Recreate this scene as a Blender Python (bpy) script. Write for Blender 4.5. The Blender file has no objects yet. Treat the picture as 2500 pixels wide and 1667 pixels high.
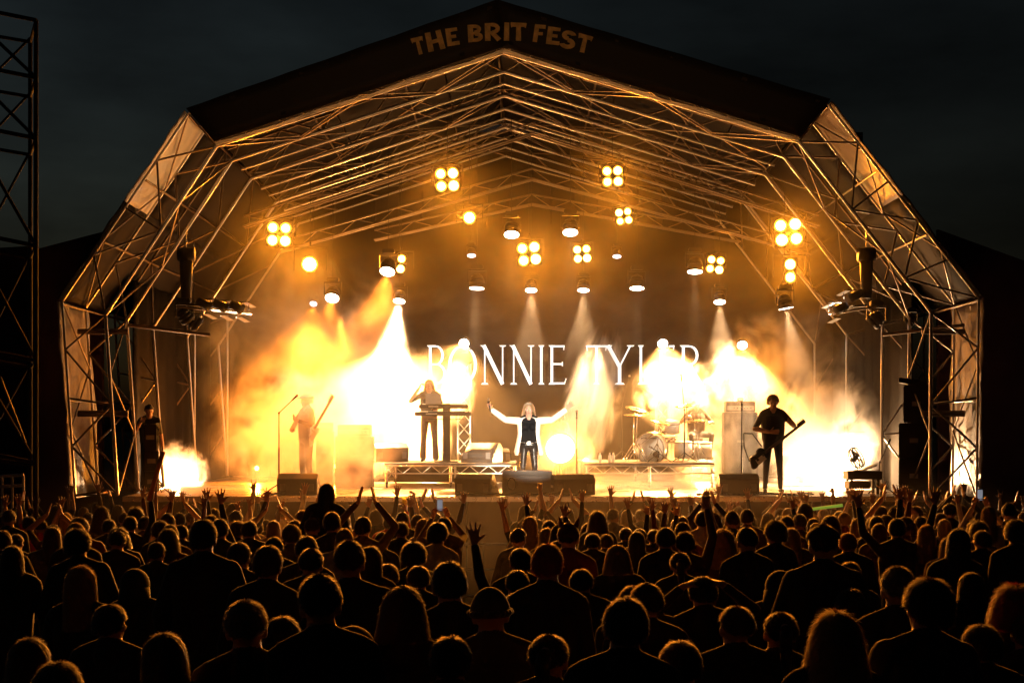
import bpy, bmesh, math, random
import numpy as np
from mathutils import Vector, Matrix, Quaternion
random.seed(7); rng = np.random.default_rng(7)
sc = bpy.context.scene
C = sc.collection
R = math.radians

# ------------------------------------------------------------------ light and smoke balance
SKY = .36                                    # world strength at dusk
AMB = (1, .28, .015); HDC = (1, .56, .24); TWC = (1, .40, .09); FLC = (1, .42, .10); ORG = (1, .23, .018)
BLK, HDK, TWK, FLK, KEYK = 2.2, 2.3, 1.5, .55, 13.0     # amber blinders, moving heads, tower heads, floor lamps, follow spot
BLANG = 62; WASH = 3300
HAZE, HAN, SMK = .0036, .6, 1.9
# ------------------------------------------------------------------ camera
F = 3930.0          # focal length in photograph pixels (2500 wide)
CZ = 3.2            # eye height above the ground at the stage front
HY = 1040.0         # photograph row of the horizon
cam_d = bpy.data.cameras.new('camera'); cam = bpy.data.objects.new('camera', cam_d); C.objects.link(cam)
cam.location = (0, 0, CZ); cam.rotation_euler = (R(90), 0, 0)
cam_d.sensor_width = 36; cam_d.lens = 36*F/2500; cam_d.shift_y = (HY-833.5)/2500
cam_d.clip_end = 3000; cam_d.clip_start = 0.1
sc.camera = cam

# ------------------------------------------------------------------ sky at late dusk
w = bpy.data.worlds.new('World'); sc.world = w; w.use_nodes = True
nt = w.node_tree; N = nt.nodes; L = nt.links
bg = N['Background']
sky = N.new('ShaderNodeTexSky'); sky.sky_type = 'NISHITA'; sky.sun_disc = False
sky.sun_elevation = R(-4.5); sky.sun_rotation = R(300); sky.altitude = 50; sky.dust_density = 2.0
tc = N.new('ShaderNodeTexCoord'); mp = N.new('ShaderNodeMapping'); mp.inputs['Scale'].default_value = (1.0, 1.0, 3.2)
nz = N.new('ShaderNodeTexNoise'); nz.inputs['Scale'].default_value = 2.6; nz.inputs['Detail'].default_value = 6; nz.inputs['Roughness'].default_value = .55
rp = N.new('ShaderNodeValToRGB'); rp.color_ramp.elements[0].position = .40; rp.color_ramp.elements[1].position = .66
rp.color_ramp.elements[0].color = (1, 1, 1, 1); rp.color_ramp.elements[1].color = (.30, .27, .28, 1)
hs = N.new('ShaderNodeHueSaturation'); hs.inputs['Saturation'].default_value = .85
mx = N.new('ShaderNodeMixRGB'); mx.blend_type = 'MULTIPLY'; mx.inputs[0].default_value = 1
L.new(tc.outputs['Generated'], mp.inputs[0]); L.new(mp.outputs[0], nz.inputs['Vector']); L.new(nz.outputs['Fac'], rp.inputs[0])
L.new(sky.outputs[0], hs.inputs['Color']); L.new(hs.outputs[0], mx.inputs[1]); L.new(rp.outputs[0], mx.inputs[2])
tn = N.new('ShaderNodeMixRGB'); tn.blend_type = 'MULTIPLY'; tn.inputs[0].default_value = 1; tn.inputs[2].default_value = (.90, 1.05, .95, 1); L.new(mx.outputs[0], tn.inputs[1]); L.new(tn.outputs[0], bg.inputs['Color']); bg.inputs['Strength'].default_value = SKY

# ------------------------------------------------------------------ exposure and render
sc.view_settings.view_transform = 'Standard'; sc.view_settings.look = 'None'
sc.view_settings.exposure = 0; sc.view_settings.gamma = 1; sc.view_settings.use_curve_mapping = False
sc.render.engine = 'CYCLES'
cy = sc.cycles
cy.use_denoising = True; cy.max_bounces = 5; cy.diffuse_bounces = 2; cy.glossy_bounces = 2; cy.transmission_bounces = 3
cy.volume_bounces = 1; cy.transparent_max_bounces = 12; cy.sample_clamp_indirect = 4; cy.sample_clamp_direct = 0
cy.volume_step_rate = 1.6; cy.volume_max_steps = 96; cy.use_light_tree = True; cy.caustics_reflective = False; cy.caustics_refractive = False
cy.use_adaptive_sampling = True; cy.adaptive_threshold = 0.02

# ------------------------------------------------------------------ helpers
def P(px, py, Y):
    "photograph pixel (2500 wide) to the point at depth Y"
    return Vector(((px-1250)*Y/F, Y, CZ-(py-HY)*Y/F))
def D(px, py, Y):
    "the same from the 2352-wide display copy"
    return P(px*2500/2352, py*2500/2352, Y)
def ground_z(Y): return 0.032*(30-min(Y, 30))

def mat(name, col, rough=.6, metal=0, spec=.5, noise=0, nscale=8, bump=0, transl=0, sheen=0, coat=0, emit=None, estr=0):
    m = bpy.data.materials.new(name); m.use_nodes = True
    t = m.node_tree; b = t.nodes['Principled BSDF']
    b.inputs['Base Color'].default_value = (*col, 1); b.inputs['Roughness'].default_value = rough
    b.inputs['Metallic'].default_value = metal; b.inputs['Specular IOR Level'].default_value = spec
    b.inputs['Sheen Weight'].default_value = sheen; b.inputs['Coat Weight'].default_value = coat
    b.inputs['Sheen Roughness'].default_value = .4
    if emit:
        b.inputs['Emission Color'].default_value = (*emit, 1); b.inputs['Emission Strength'].default_value = estr
        m.cycles.emission_sampling = 'NONE'
    if noise or bump:
        c = t.nodes.new('ShaderNodeTexCoord'); n = t.nodes.new('ShaderNodeTexNoise')
        n.inputs['Scale'].default_value = nscale; n.inputs['Detail'].default_value = 6
        t.links.new(c.outputs['Object'], n.inputs['Vector'])
        if noise:
            r = t.nodes.new('ShaderNodeMapRange'); r.inputs['From Min'].default_value = .25; r.inputs['From Max'].default_value = .75
            r.inputs['To Min'].default_value = 1-noise; r.inputs['To Max'].default_value = 1+noise
            mm = t.nodes.new('ShaderNodeVectorMath'); mm.operation = 'SCALE'; mm.inputs[0].default_value = col
            t.links.new(n.outputs['Fac'], r.inputs['Value']); t.links.new(r.outputs[0], mm.inputs['Scale'])
            t.links.new(mm.outputs[0], b.inputs['Base Color'])
            r2 = t.nodes.new('ShaderNodeMapRange'); r2.inputs['To Min'].default_value = max(0, rough-.12); r2.inputs['To Max'].default_value = min(1, rough+.12)
            t.links.new(n.outputs['Fac'], r2.inputs['Value']); t.links.new(r2.outputs[0], b.inputs['Roughness'])
        if bump:
            bp = t.nodes.new('ShaderNodeBump'); bp.inputs['Strength'].default_value = bump; bp.inputs['Distance'].default_value = .02
            t.links.new(n.outputs['Fac'], bp.inputs['Height']); t.links.new(bp.outputs[0], b.inputs['Normal'])
    if transl:
        o = [x for x in t.nodes if x.type == 'OUTPUT_MATERIAL'][0]
        tr = t.nodes.new('ShaderNodeBsdfTranslucent'); tr.inputs['Color'].default_value = (*[min(1, x*1.6) for x in col], 1)
        ms = t.nodes.new('ShaderNodeMixShader'); ms.inputs[0].default_value = transl
        t.links.new(b.outputs[0], ms.inputs[1]); t.links.new(tr.outputs[0], ms.inputs[2]); t.links.new(ms.outputs[0], o.inputs['Surface'])
    return m
M = dict(
 alu=mat('bright_truss_tube', (.60, .57, .54), .30, .9, noise=.12, nscale=14),  # paler copy for chords, whose lamp-lit brightness is put into the colour
 aludark=mat('shaded_truss_tube', (.20, .155, .12), .42, .7, noise=.25, nscale=14),  # browner copy of the same aluminium, dimness of the braces put into its colour
 steel=mat('scaffold_steel', (.02, .02, .02), .8, noise=.2),
 black=mat('black_paint', (.014, .013, .013), .6, spec=.25, noise=.3, nscale=10),
 blackgloss=mat('black_gloss', (.02, .02, .02), .22),
 tarp=mat('black_roof_sheet', (.012, .010, .009), .8, spec=.08, noise=.25, nscale=3, bump=.3),
 white_tarp=mat('white_side_sheet', (.80, .80, .82), .5, noise=.12, nscale=3, bump=.5, transl=.25),
 creased=mat('creased_side_sheet', (.30, .26, .22), .45, noise=.5, nscale=5, bump=1.0, transl=.2),
 brown_tarp=mat('brown_side_sheet', (.16, .11, .08), .5, noise=.2, nscale=3, bump=.5, transl=.15),
 scrim=mat('dark_scrim', (.13, .07, .08), .9, noise=.3, nscale=1.5, bump=.3),
 drape=mat('black_drape', (.010, .008, .006), .95, spec=.05, noise=.25, nscale=2),
 fascia=mat('black_banner', (.022, .017, .014), .7, noise=.25, nscale=2, bump=.2),
 gold=mat('faded_gold_print', (.72, .47, .18), .7, noise=.35, nscale=9),
 floor=mat('stage_floor', (.20, .18, .16), .30, noise=.25, nscale=2.5, bump=.1),
 skirt=mat('stage_skirt', (.15, .08, .02), .85, noise=.2, nscale=1.2, bump=.3),
 grass=mat('trodden_grass', (.03, .04, .015), .9, noise=.4, nscale=3, bump=.6),
 carpet=mat('riser_carpet', (.08, .075, .07), .85, noise=.2, nscale=6),
 grille=mat('speaker_grille', (.016, .016, .016), .6, noise=.2, nscale=40),
 wedge=mat('wedge_paint', (.05, .045, .04), .35, noise=.15, nscale=20),
 greycab=mat('grey_cabinet', (.16, .15, .14), .5, noise=.1),
 chrome=mat('chrome', (.8, .8, .8), .15, 1),
 cymbal=mat('cymbal_bronze', (.75, .55, .22), .25, 1),
 drum=mat('drum_shell', (.45, .42, .38), .25, coat=.5),
 drumhead=mat('drum_head', (.75, .72, .66), .5, transl=.3),
 screen=mat('phone_screen', (.1, .1, .1), .3, emit=(.8, .85, 1), estr=.22),
 cup=mat('plastic_cup', (.8, .6, .2), .3, transl=.5),
 barrier=mat('barrier_steel', (.08, .06, .05), .5, .7),
 red=mat('red_cloth', (.5, .03, .02), .8), orange=mat('orange_foam', (.7, .28, .08), .7), lime=mat('lime_foam', (.4, .75, .05), .6, emit=(.5, .9, .1), estr=.25),
 paper=mat('white_label', (.7, .68, .62), .6),
 hem=mat('pale_hem', (.85, .83, .8), .25, spec=1.0, transl=.6),
 bottle=mat('clear_bottle', (.75, .78, .8), .1, transl=.6),
)
def lens_mat(name, col, s):
    return mat(name, (.02, .02, .02), .3, emit=col, estr=s)
M['lens_amber'] = lens_mat('amber_lamp', (1, .55, .12), 26)
M['lens_edge'] = lens_mat('amber_lamp_rim', (1, .36, .03), 3.2)
M['lens_white'] = lens_mat('white_lamp', (1, .86, .74), 16)
M['lens_small'] = lens_mat('dim_white_lamp', (.85, .86, 1), 4)
M['letter_glow'] = lens_mat('backdrop_letter_glow', (1, .97, .93), 1.6)  # letters on the cloth are given their own emission

def link(o, parent=None, loc=None):
    C.objects.link(o)
    if parent is not None: o.parent = parent
    if loc is not None: o.location = loc
    return o
def tag(o, label=None, cat=None, group=None, kind=None):
    if label: o['label'] = label
    if cat: o['category'] = cat
    if group: o['group'] = group
    if kind: o['kind'] = kind
    return o
def empty(name, loc=(0, 0, 0), label=None, cat=None, group=None, rz=0):
    o = bpy.data.objects.new(name, None); o.empty_display_size = .2
    link(o); o.location = loc; o.rotation_euler = (0, 0, rz)
    return tag(o, label, cat, group)
def meshobj(name, verts, faces, m, parent=None, smooth=False, mi=None):
    me = bpy.data.meshes.new(name); me.from_pydata([tuple(v) for v in verts], [], faces); me.update()
    ms = m if isinstance(m, (list, tuple)) else [m]
    for x in ms: me.materials.append(x)
    if mi is not None: me.polygons.foreach_set('material_index', mi)
    if smooth: me.polygons.foreach_set('use_smooth', [True]*len(me.polygons))
    return link(bpy.data.objects.new(name, me), parent)
def from_bm(name, bm, m, parent=None, smooth=False):
    me = bpy.data.meshes.new(name); bmesh.ops.recalc_face_normals(bm, faces=bm.faces); bm.to_mesh(me); bm.free()
    ms = m if isinstance(m, (list, tuple)) else [m]
    for x in ms: me.materials.append(x)
    if smooth: me.polygons.foreach_set('use_smooth', [True]*len(me.polygons))
    return link(bpy.data.objects.new(name, me), parent)
def bx(bm, c, s, rot=None, bev=0, mi=0):
    r = bmesh.ops.create_cube(bm, size=1)
    vs = r['verts']
    for v in vs: v.co = Vector((v.co.x*s[0], v.co.y*s[1], v.co.z*s[2]))
    if bev:
        es = list({e for v in vs for e in v.link_edges})
        rr = bmesh.ops.bevel(bm, geom=es, offset=bev, segments=2, affect='EDGES')
        vs = list({v for f in rr['faces'] for v in f.verts} | {v for v in vs if v.is_valid})
        allf = set()
        todo = list(vs)
        seen = set(todo)
        while todo:
            v = todo.pop()
            for e in v.link_edges:
                o = e.other_vert(v)
                if o not in seen: seen.add(o); todo.append(o)
        vs = list(seen)
    if rot is not None:
        for v in vs: v.co = rot @ v.co
    for v in vs: v.co += Vector(c)
    for f in {f for v in vs for f in v.link_faces}: f.material_index = mi
    return vs
def cylp(bm, p, q, r0, r1=None, n=10, mi=0, cap=True):
    p = Vector(p); q = Vector(q); r1 = r0 if r1 is None else r1
    d = q-p; l = d.length
    if l < 1e-6: return []
    r = bmesh.ops.create_cone(bm, cap_ends=cap, segments=n, radius1=r0, radius2=r1, depth=l)
    T = Matrix.Translation((p+q)/2) @ d.to_track_quat('Z', 'Y').to_matrix().to_4x4()
    for v in r['verts']: v.co = T @ v.co
    for f in {f for v in r['verts'] for f in v.link_faces}: f.material_index = mi; f.smooth = True
    return r['verts']
def tube(bm, pts, r, n=8, mi=0):
    for a, b in zip(pts, pts[1:]): cylp(bm, a, b, r, r, n, mi)
def sph(bm, c, s, n=2, mi=0):
    r = bmesh.ops.create_icosphere(bm, subdivisions=n, radius=1)
    for v in r['verts']: v.co = Vector((v.co.x*s[0]+c[0], v.co.y*s[1]+c[1], v.co.z*s[2]+c[2]))
    for f in {f for v in r['verts'] for f in v.link_faces}: f.material_index = mi; f.smooth = True
    return r['verts']
# shared unit bar
def _unit(n):
    bm = bmesh.new(); bmesh.ops.create_cone(bm, cap_ends=True, segments=n, radius1=1, radius2=1, depth=1)
    me = bpy.data.meshes.new('bar'); bm.to_mesh(me); bm.free()
    me.polygons.foreach_set('use_smooth', [len(p.vertices) == 4 for p in me.polygons]); return me
_bars = {}
def bar(name, p, q, r, m, parent):
    k = m.name
    if k not in _bars:
        _bars[k] = _unit(8); _bars[k].materials.append(m)
    p = Vector(p); q = Vector(q); d = q-p
    o = bpy.data.objects.new(name, _bars[k]); link(o, parent)
    o.matrix_local = Matrix.Translation((p+q)/2) @ d.to_track_quat('Z', 'Y').to_matrix().to_4x4() @ Matrix.Diagonal((r, r, d.length, 1))
    return o
def sheet(name, rows, m, parent=None, thick=.012, smooth=True):
    "grid of points (list of rows) given a little thickness"
    nr, nc = len(rows), len(rows[0])
    v = [Vector(p) for r in rows for p in r]
    nrm = (v[1]-v[0]).cross(v[nc]-v[0]).normalized()*thick
    v2 = [p+nrm for p in v]; n = nr*nc; f = []
    for i in range(nr-1):
        for j in range(nc-1):
            a = i*nc+j; q = [a, a+1, a+nc+1, a+nc]
            f.append(q); f.append([x+n for x in reversed(q)])
    edge = [j for j in range(nc)]+[i*nc+nc-1 for i in range(1, nr)]+[(nr-1)*nc+j for j in range(nc-2, -1, -1)]+[i*nc for i in range(nr-2, 0, -1)]
    for a, b in zip(edge, edge[1:]+edge[:1]): f.append([b, a, a+n, b+n])
    return meshobj(name, v+v2, f, m, parent, smooth)
# ------------------------------------------------------------------ ground
FZ = CZ-(1211-HY)*30/F       # stage floor height
LIP = 30.0
rows = []
for Y in [-30, -10, 0, 5, 10, 15, 20, 25, 30, 45, 120, 900]:
    rows.append([(x, Y, ground_z(Y)) for x in (-700, -60, -20, -10, 0, 10, 20, 60, 700)])
g = sheet('ground', rows, M['grass'], thick=-.3); tag(g, kind='structure')

# ------------------------------------------------------------------ stage deck, skirt
def prism(name, a, b, m, parent=None, bev=0):
    bm = bmesh.new(); a = Vector(a); b = Vector(b)
    bx(bm, (a+b)/2, [abs(x) for x in (b-a)], bev=bev); return from_bm(name, bm, m, parent)
XL, XR = P(300, 0, 30).x, P(2262, 0, 30).x
deck = empty('stage_deck', (0, 30, 0), 'raised festival stage deck with dark floor and brown cloth skirt facing the crowd', 'stage')
dk = deck
def into(o, par):   # keep world place under a moved parent
    o.parent = par; o.matrix_parent_inverse = par.matrix_world.inverted() if False else Matrix.Translation(-Vector(par.location)); return o
n_b = 8
for i in range(n_b):                      # decking boards laid in strips, small gaps
    x0 = XL+(XR-XL)*i/n_b; x1 = XL+(XR-XL)*(i+1)/n_b-.006
    for j in range(4):
        y0 = LIP+.03+3*j; y1 = y0+2.994
        o = prism('deck_board', (x0, y0, FZ-.04), (x1, y1, FZ-.002*((i+j) % 2)), M['floor']); into(o, deck)
o = prism('edge_trim', (XL, LIP-.03, FZ-.10), (XR, LIP+.024, FZ-.012), M['alu']); into(o, deck)
# skirt with shallow pleats
for i in range(7):
    rows = []
    xa = XL+(XR-XL)*i/7; xb = XL+(XR-XL)*(i+1)/7-.02
    cols = np.linspace(xa, xb, 26)
    for z in np.linspace(FZ-.1, .02, 4):
        rows.append([(x, LIP+.02+.018*math.sin(x*9+i)+.01*math.sin(x*23+2*z), z) for x in cols])
    o = sheet('skirt_panel', rows, M['skirt'], thick=.01); into(o, deck)

# ------------------------------------------------------------------ arch roof
def XZ(px, py): p = P(px, py, 30); return (p.x, p.z)
OUT = [XZ(182, 1208), XZ(150, 735), XZ(459, 276), XZ(1215, 12), XZ(2022, 253), XZ(2391, 727), XZ(2386, 1215)]
INN = [XZ(286, 1208), XZ(256, 768), XZ(527, 356), XZ(1229, 127), XZ(1951, 345), XZ(2275, 762), XZ(2272, 1215)]
def lerp(a, b, t): return (a[0]+(b[0]-a[0])*t, a[1]+(b[1]-a[1])*t)
def arch(name, Y0, Y1, label):
    e = empty(name, (0, Y0, 0), label, 'truss', 'aluminium arch trusses of the stage roof')
    pt = lambda a, Y: Vector((a[0], Y-Y0, a[1]))
    first = Y0 < 31
    for Y in (Y0, Y1):
        for line in (OUT, INN):
            for k, (a, b) in enumerate(zip(line, line[1:])):
                if Y == Y1 and not first and (k not in (2, 3) or line is OUT): continue
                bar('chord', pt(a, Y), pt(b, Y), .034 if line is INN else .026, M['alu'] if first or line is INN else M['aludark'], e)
        for k, (a, b) in enumerate(zip(OUT, OUT[1:])):
            c, d = INN[k], INN[k+1]; L_ = math.dist(a, b); n = max(2, round(L_/(1.0 if first else 1.35)))
            if Y == Y1 and not first and k not in (2, 3): continue
            for i in range(n):
                t0, t1 = i/n, (i+1)/n
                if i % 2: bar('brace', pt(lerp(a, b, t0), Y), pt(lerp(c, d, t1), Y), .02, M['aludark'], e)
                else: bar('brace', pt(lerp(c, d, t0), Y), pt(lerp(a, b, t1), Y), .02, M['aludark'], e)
                if Y == Y0 and i % 2 == 0: bar('strut', pt(lerp(a, b, t0), Y), pt(lerp(c, d, t0), Y), .018, M['aludark'], e)
    for line, s in ((INN, 1), (OUT, 0)):
        for k, (a, b) in enumerate(zip(line, line[1:])):
            if not first and (k not in (2, 3) or line is OUT): continue
            n = max(2, round(math.dist(a, b)/1.3))
            for i in range(n):
                t0, t1 = i/n, (i+1)/n
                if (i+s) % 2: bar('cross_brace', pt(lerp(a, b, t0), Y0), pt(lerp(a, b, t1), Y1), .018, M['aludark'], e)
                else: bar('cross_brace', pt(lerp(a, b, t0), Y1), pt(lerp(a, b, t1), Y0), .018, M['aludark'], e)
    return e
arch('arch_truss', 30.05, 31.7, 'front arch truss framing the stage opening, bright inner edge under the banner')
arch('arch_truss', 34.0, 35.4, 'second arch truss a little behind the front one, over the performers')
arch('arch_truss', 37.6, 39.0, 'third arch truss further inside the roof, above the drum riser')
e = empty('arch_truss', (0, 41.6, 0), 'rearmost single arch rib against the black backdrop', 'truss', 'aluminium arch trusses of the stage roof')
for line in (OUT, INN):
    for a, b in zip(line, line[1:]): bar('chord', (a[0], 0, a[1]), (b[0], 0, b[1]), .03, M['alu'], e)
for k, (a, b) in enumerate(zip(OUT, OUT[1:])):
    c, d = INN[k], INN[k+1]; n = max(2, round(math.dist(a, b)/1.3))
    for i in range(n): bar('brace', (lerp(a, b, i/n)[0], 0, lerp(a, b, i/n)[1]), (lerp(c, d, (i+1)/n)[0], 0, lerp(c, d, (i+1)/n)[1]), .02, M['aludark'], e)
# single ribs and purlins between the arches
for Y, lab in ((32.8, 'slim roof rib between the front and second arch'), (36.5, 'slim roof rib between second and third arch'), (40.3, 'slim roof rib just before the rear arch')):
    e = empty('roof_rib', (0, Y, 0), lab, 'roof rib', 'slim ribs of the stage roof')
    for a, b in zip(INN[2:], INN[3:5]): bar('chord', (a[0], 0, a[1]), (b[0], 0, b[1]), .024, M['alu'], e)
e = empty('roof_bracing', (0, 30, 0), 'purlins and wind bracing running front to back under the stage roof sheets', 'roof bracing')
for k in range(6):
    a, b = OUT[k], OUT[k+1]
    for t in ((0, .5) if k in (0, 5) else (0, .33, .66)):
        q = lerp(a, b, t); bar('purlin', (q[0], .06, q[1]-.05), (q[0], 11.6, q[1]-.05), .022, M['aludark'], e)
for k in (2, 3):
    a, b = INN[k], INN[k+1]
    for j in range(3):
        y0 = .1+j*3.8; y1 = y0+3.7
        for t0, t1 in ((0, .5), (1, .5), (0.5, 0), (.5, 1)):
            p, q = lerp(a, b, t0), lerp(a, b, t1); bar('wind_brace', (p[0], y0, p[1]+.1), (q[0], y1, q[1]+.1), .014, M['aludark'], e)
# roof sheets
def roof_sheet(name, a, b, m, label, sag, group, Y0=30.0, Y1=41.8, off=.07):
    nrm = Vector((-(b[1]-a[1]), 0, b[0]-a[0])).normalized()
    if nrm.dot(Vector(((a[0]+b[0])/2, 0, (a[1]+b[1])/2-4))) < 0: nrm = -nrm
    rows = []
    for i in range(13):
        Y = Y0+(Y1-Y0)*i/12; r = []
        for j in range(15):
            t = j/14; q = lerp(a, b, t)
            wv = sag*(math.sin(i*2.1+j*.7)*.4+math.sin(j*1.9+i)*.3)
            r.append(Vector((q[0], Y, q[1]))+nrm*(off+wv))
        rows.append(r)
    o = sheet(name, rows, m, thick=.01); return tag(o, label, 'roof sheet' if 'roof' in name else 'side sheet', group)
roof_sheet('roof_sheet', OUT[2], OUT[3], M['tarp'], 'black roof sheet on the left slope behind the banner', .02, 'black roof sheets')
roof_sheet('roof_sheet', OUT[3], OUT[4], M['tarp'], 'black roof sheet on the right slope behind the banner', .02, 'black roof sheets')
mL = lerp(OUT[1], OUT[2], .52); mR = lerp(OUT[4], OUT[5], .48)
roof_sheet('side_sheet', mL, OUT[2], M['white_tarp'], 'translucent white sheet on the upper left haunch of the stage', .035, 'side sheets of the stage', Y1=32.0)
roof_sheet('side_sheet', OUT[1], mL, M['tarp'], 'black sheet on the lower left haunch of the stage', .035, 'side sheets of the stage')
roof_sheet('side_sheet', mL, OUT[2], M['tarp'], 'black sheet continuing behind the white one on the left haunch', .035, 'side sheets of the stage', Y0=32.1)
roof_sheet('side_sheet', OUT[4], mR, M['brown_tarp'], 'brownish sheet on the upper right haunch of the stage', .035, 'side sheets of the stage', Y1=32.0)
roof_sheet('side_sheet', OUT[4], mR, M['tarp'], 'black sheet continuing behind the brown one on the right haunch', .035, 'side sheets of the stage', Y0=32.1)
roof_sheet('side_sheet', mR, OUT[5], M['tarp'], 'black sheet on the lower right haunch of the stage', .035, 'side sheets of the stage')
roof_sheet('side_sheet', OUT[0], OUT[1], M['creased'], 'creased pale sheet on the upright left stage wall, glowing orange', .05, 'side sheets of the stage', Y1=32.2)
roof_sheet('side_sheet', OUT[5], OUT[6], M['brown_tarp'], 'creased brown sheet on the upright right stage wall', .05, 'side sheets of the stage', Y1=32.2)
o = sheet('side_drape', [[(P(225, 0, 30).x+.03*math.sin(y*7), y, z) for y in np.linspace(33.2, 41.5, 40)] for z in (0, 4.5, 6.2)], M['drape'], thick=.02); tag(o, 'black drape hanging behind the left leg scaffold', 'drape', 'black wing drapes')
o = sheet('side_drape', [[(P(2330, 0, 30).x+.03*math.sin(y*7), y, z) for y in np.linspace(33.2, 41.5, 40)] for z in (0, 4.5, 6.2)], M['drape'], thick=.02); tag(o, 'black drape hanging behind the right leg scaffold', 'drape', 'black wing drapes')

# fascia banner with lettering
Yb = 29.86
topL, topP, topR = XZ(458, 268), XZ(1215, 4), XZ(2024, 246)
botL, botP, botR = XZ(527, 350), XZ(1229, 121), XZ(1951, 339)
ban = empty('roof_banner', (0, Yb, 0), 'wide black gable banner across the roof front with gold festival lettering', 'banner')
def fpanel(a, b, c, d, n):
    rows = []
    for i in range(5):
        rows.append([(lerp(lerp(a, b, j/n), lerp(d, c, j/n), i/4)[0], .02*math.sin(j*1.7+i)-.01*i, lerp(lerp(a, b, j/n), lerp(d, c, j/n), i/4)[1]) for j in range(n+1)])
    return sheet('banner_panel', rows, M['fascia'], ban, thick=.01)
fpanel(topL, topP, botP, botL, 18); fpanel(topP, topR, botR, botP, 18)
# pale hem, white and translucent so the banner edge reads as lit
hem = M['hem']
for a, b in ((botL, botP), (botP, botR)):
    for i in range(9):
        p, q = lerp(a, b, i/9), lerp(a, b, (i+1)/9)
        bar('hem', (p[0], .10+.02*(i % 2), p[1]-.02-.02*(i % 3)), (q[0], .12+.02*((i+1) % 2), q[1]-.02-.02*((i+1) % 3)), .032, hem, ban)

# --- letters as polygons: strokes built from quads (x0,y0)-(x1,y1) with width, in a unit cell
def stroke_letter(strokes, T, depth, name, m, parent):
    bm = bmesh.new()
    for k, s in enumerate(strokes):
        z0 = 0.0007*k
        pts = [Vector((x, y)) for x, y in s]
        front = [bm.verts.new(T(p.x, p.y, depth+z0)) for p in pts]; back = [bm.verts.new(T(p.x, p.y, 0)) for p in pts]
        bm.faces.new(front); bm.faces.new(back[::-1])
        for i in range(len(pts)):
            j = (i+1) % len(pts); bm.faces.new([front[i], back[i], back[j], front[j]])
    return from_bm(name, bm, m, parent)
def seg(x0, y0, x1, y1, w0, w1=None):
    w1 = w0 if w1 is None else w1
    d = Vector((x1-x0, y1-y0)).normalized(); n = Vector((-d.y, d.x))
    return [(x0+n.x*w0/2, y0+n.y*w0/2), (x0-n.x*w0/2, y0-n.y*w0/2), (x1-n.x*w1/2, y1-n.y*w1/2), (x1+n.x*w1/2, y1+n.y*w1/2)]
def arc(cx, cy, rx, ry, a0, a1, wx, n=10, thin=None):
    out = []
    for i in range(n):
        q = []
        t0 = R(a0+(a1-a0)*i/n); t1 = R(a0+(a1-a0)*(i+1)/n)
        w_ = lambda t: (wx if thin is None else thin+(wx-thin)*abs(math.cos(t)))
        o0, o1 = w_(t0)/2, w_(t1)/2
        out.append([(cx+(rx+o0)*math.cos(t0), cy+(ry+o0)*math.sin(t0)), (cx+(rx-o0)*math.cos(t0), cy+(ry-o0)*math.sin(t0)),
                    (cx+(rx-o1)*math.cos(t1), cy+(ry-o1)*math.sin(t1)), (cx+(rx+o1)*math.cos(t1), cy+(ry+o1)*math.sin(t1))])
    return out
W = .24
BOLD = {   # chunky poster letters, unit height 0..1, width about .75
 'T': [seg(-.02, .88, .74, .88, W, W*.9), seg(.36, .9, .38, 0, W*.95, W*1.1), seg(.0, .98, .02, .72, .1, .06), seg(.72, .98, .70, .72, .1, .06)],
 'H': [seg(.12, 1, .10, 0, W*1.05), seg(.60, 1, .64, 0, W), seg(.1, .47, .64, .50, W*.8)],
 'E': [seg(.12, 1, .12, 0, W*1.1), seg(.1, .89, .62, .90, W*.9, W*.8), seg(.1, .51, .52, .51, W*.75), seg(.1, .11, .66, .12, W*.9)],
 'B': [seg(.12, 1, .12, 0, W*1.1)]+arc(.32, .73, .22, .17, -95, 95, W*.85)+arc(.34, .28, .26, .18, -95, 95, W*.9)+[seg(.1, .91, .34, .90, W*.75), seg(.1, .51, .36, .50, W*.6), seg(.1, .09, .36, .10, W*.8)],
 'R': [seg(.12, 1, .12, 0, W*1.1), seg(.1, .91, .36, .90, W*.75), seg(.1, .47, .36, .47, W*.6)]+arc(.34, .69, .26, .21, -95, 95, W*.85)+[seg(.32, .46, .66, .03, W*.9, W)],
 'I': [seg(.16, 1, .14, 0, W*1.05, W*1.15)],
 'F': [seg(.14, 1, .10, 0, W*1.05), seg(.1, .89, .62, .90, W*.9), seg(.1, .48, .5, .50, W*.75)],
 'S': arc(.36, .72, .22, .17, 20, 270, W*.9, 12)+arc(.34, .28, .25, .19, -160, 90, W*.95, 12),
}
wid = {'T': .74, 'H': .74, 'E': .66, 'B': .68, 'R': .72, 'I': .30, 'F': .62, 'S': .66}
# (letter, centre x, top y, bottom y, lean degrees) in photograph pixels
FEST = [('T', 1022, 91, 134, 14, 27), ('H', 1062, 77, 124, 13, 40), ('E', 1105, 69, 112, 8, 30), ('B', 1160, 61, 103, 3, 34), ('R', 1203, 57, 100, 1, 37),
        ('I', 1237, 56, 100, 0, 14), ('T', 1266, 56, 100, -2, 36), ('F', 1317, 61, 104, -6, 27), ('E', 1352, 67, 110, -8, 32), ('S', 1386, 75, 119, -12, 36), ('T', 1426, 85, 129, -15, 33)]
for ch, cx, ty, by, lean, pw in FEST:
    s = 30/F; h = (by-ty)*s; c = P(cx, (ty+by)/2, 29.8); sx = pw*s/wid[ch]
    a = R(lean)
    def T(x, y, z, c=c, h=h, sx=sx, a=a, ch=ch):
        u = (x-wid[ch]/2)*sx; v = (y-.5)*h
        return (c.x+u*math.cos(a)-v*math.sin(a), -.05-z, c.z+u*math.sin(a)+v*math.cos(a))
    stroke_letter(BOLD[ch], T, .012, 'letter', M['gold'], ban)

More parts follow.
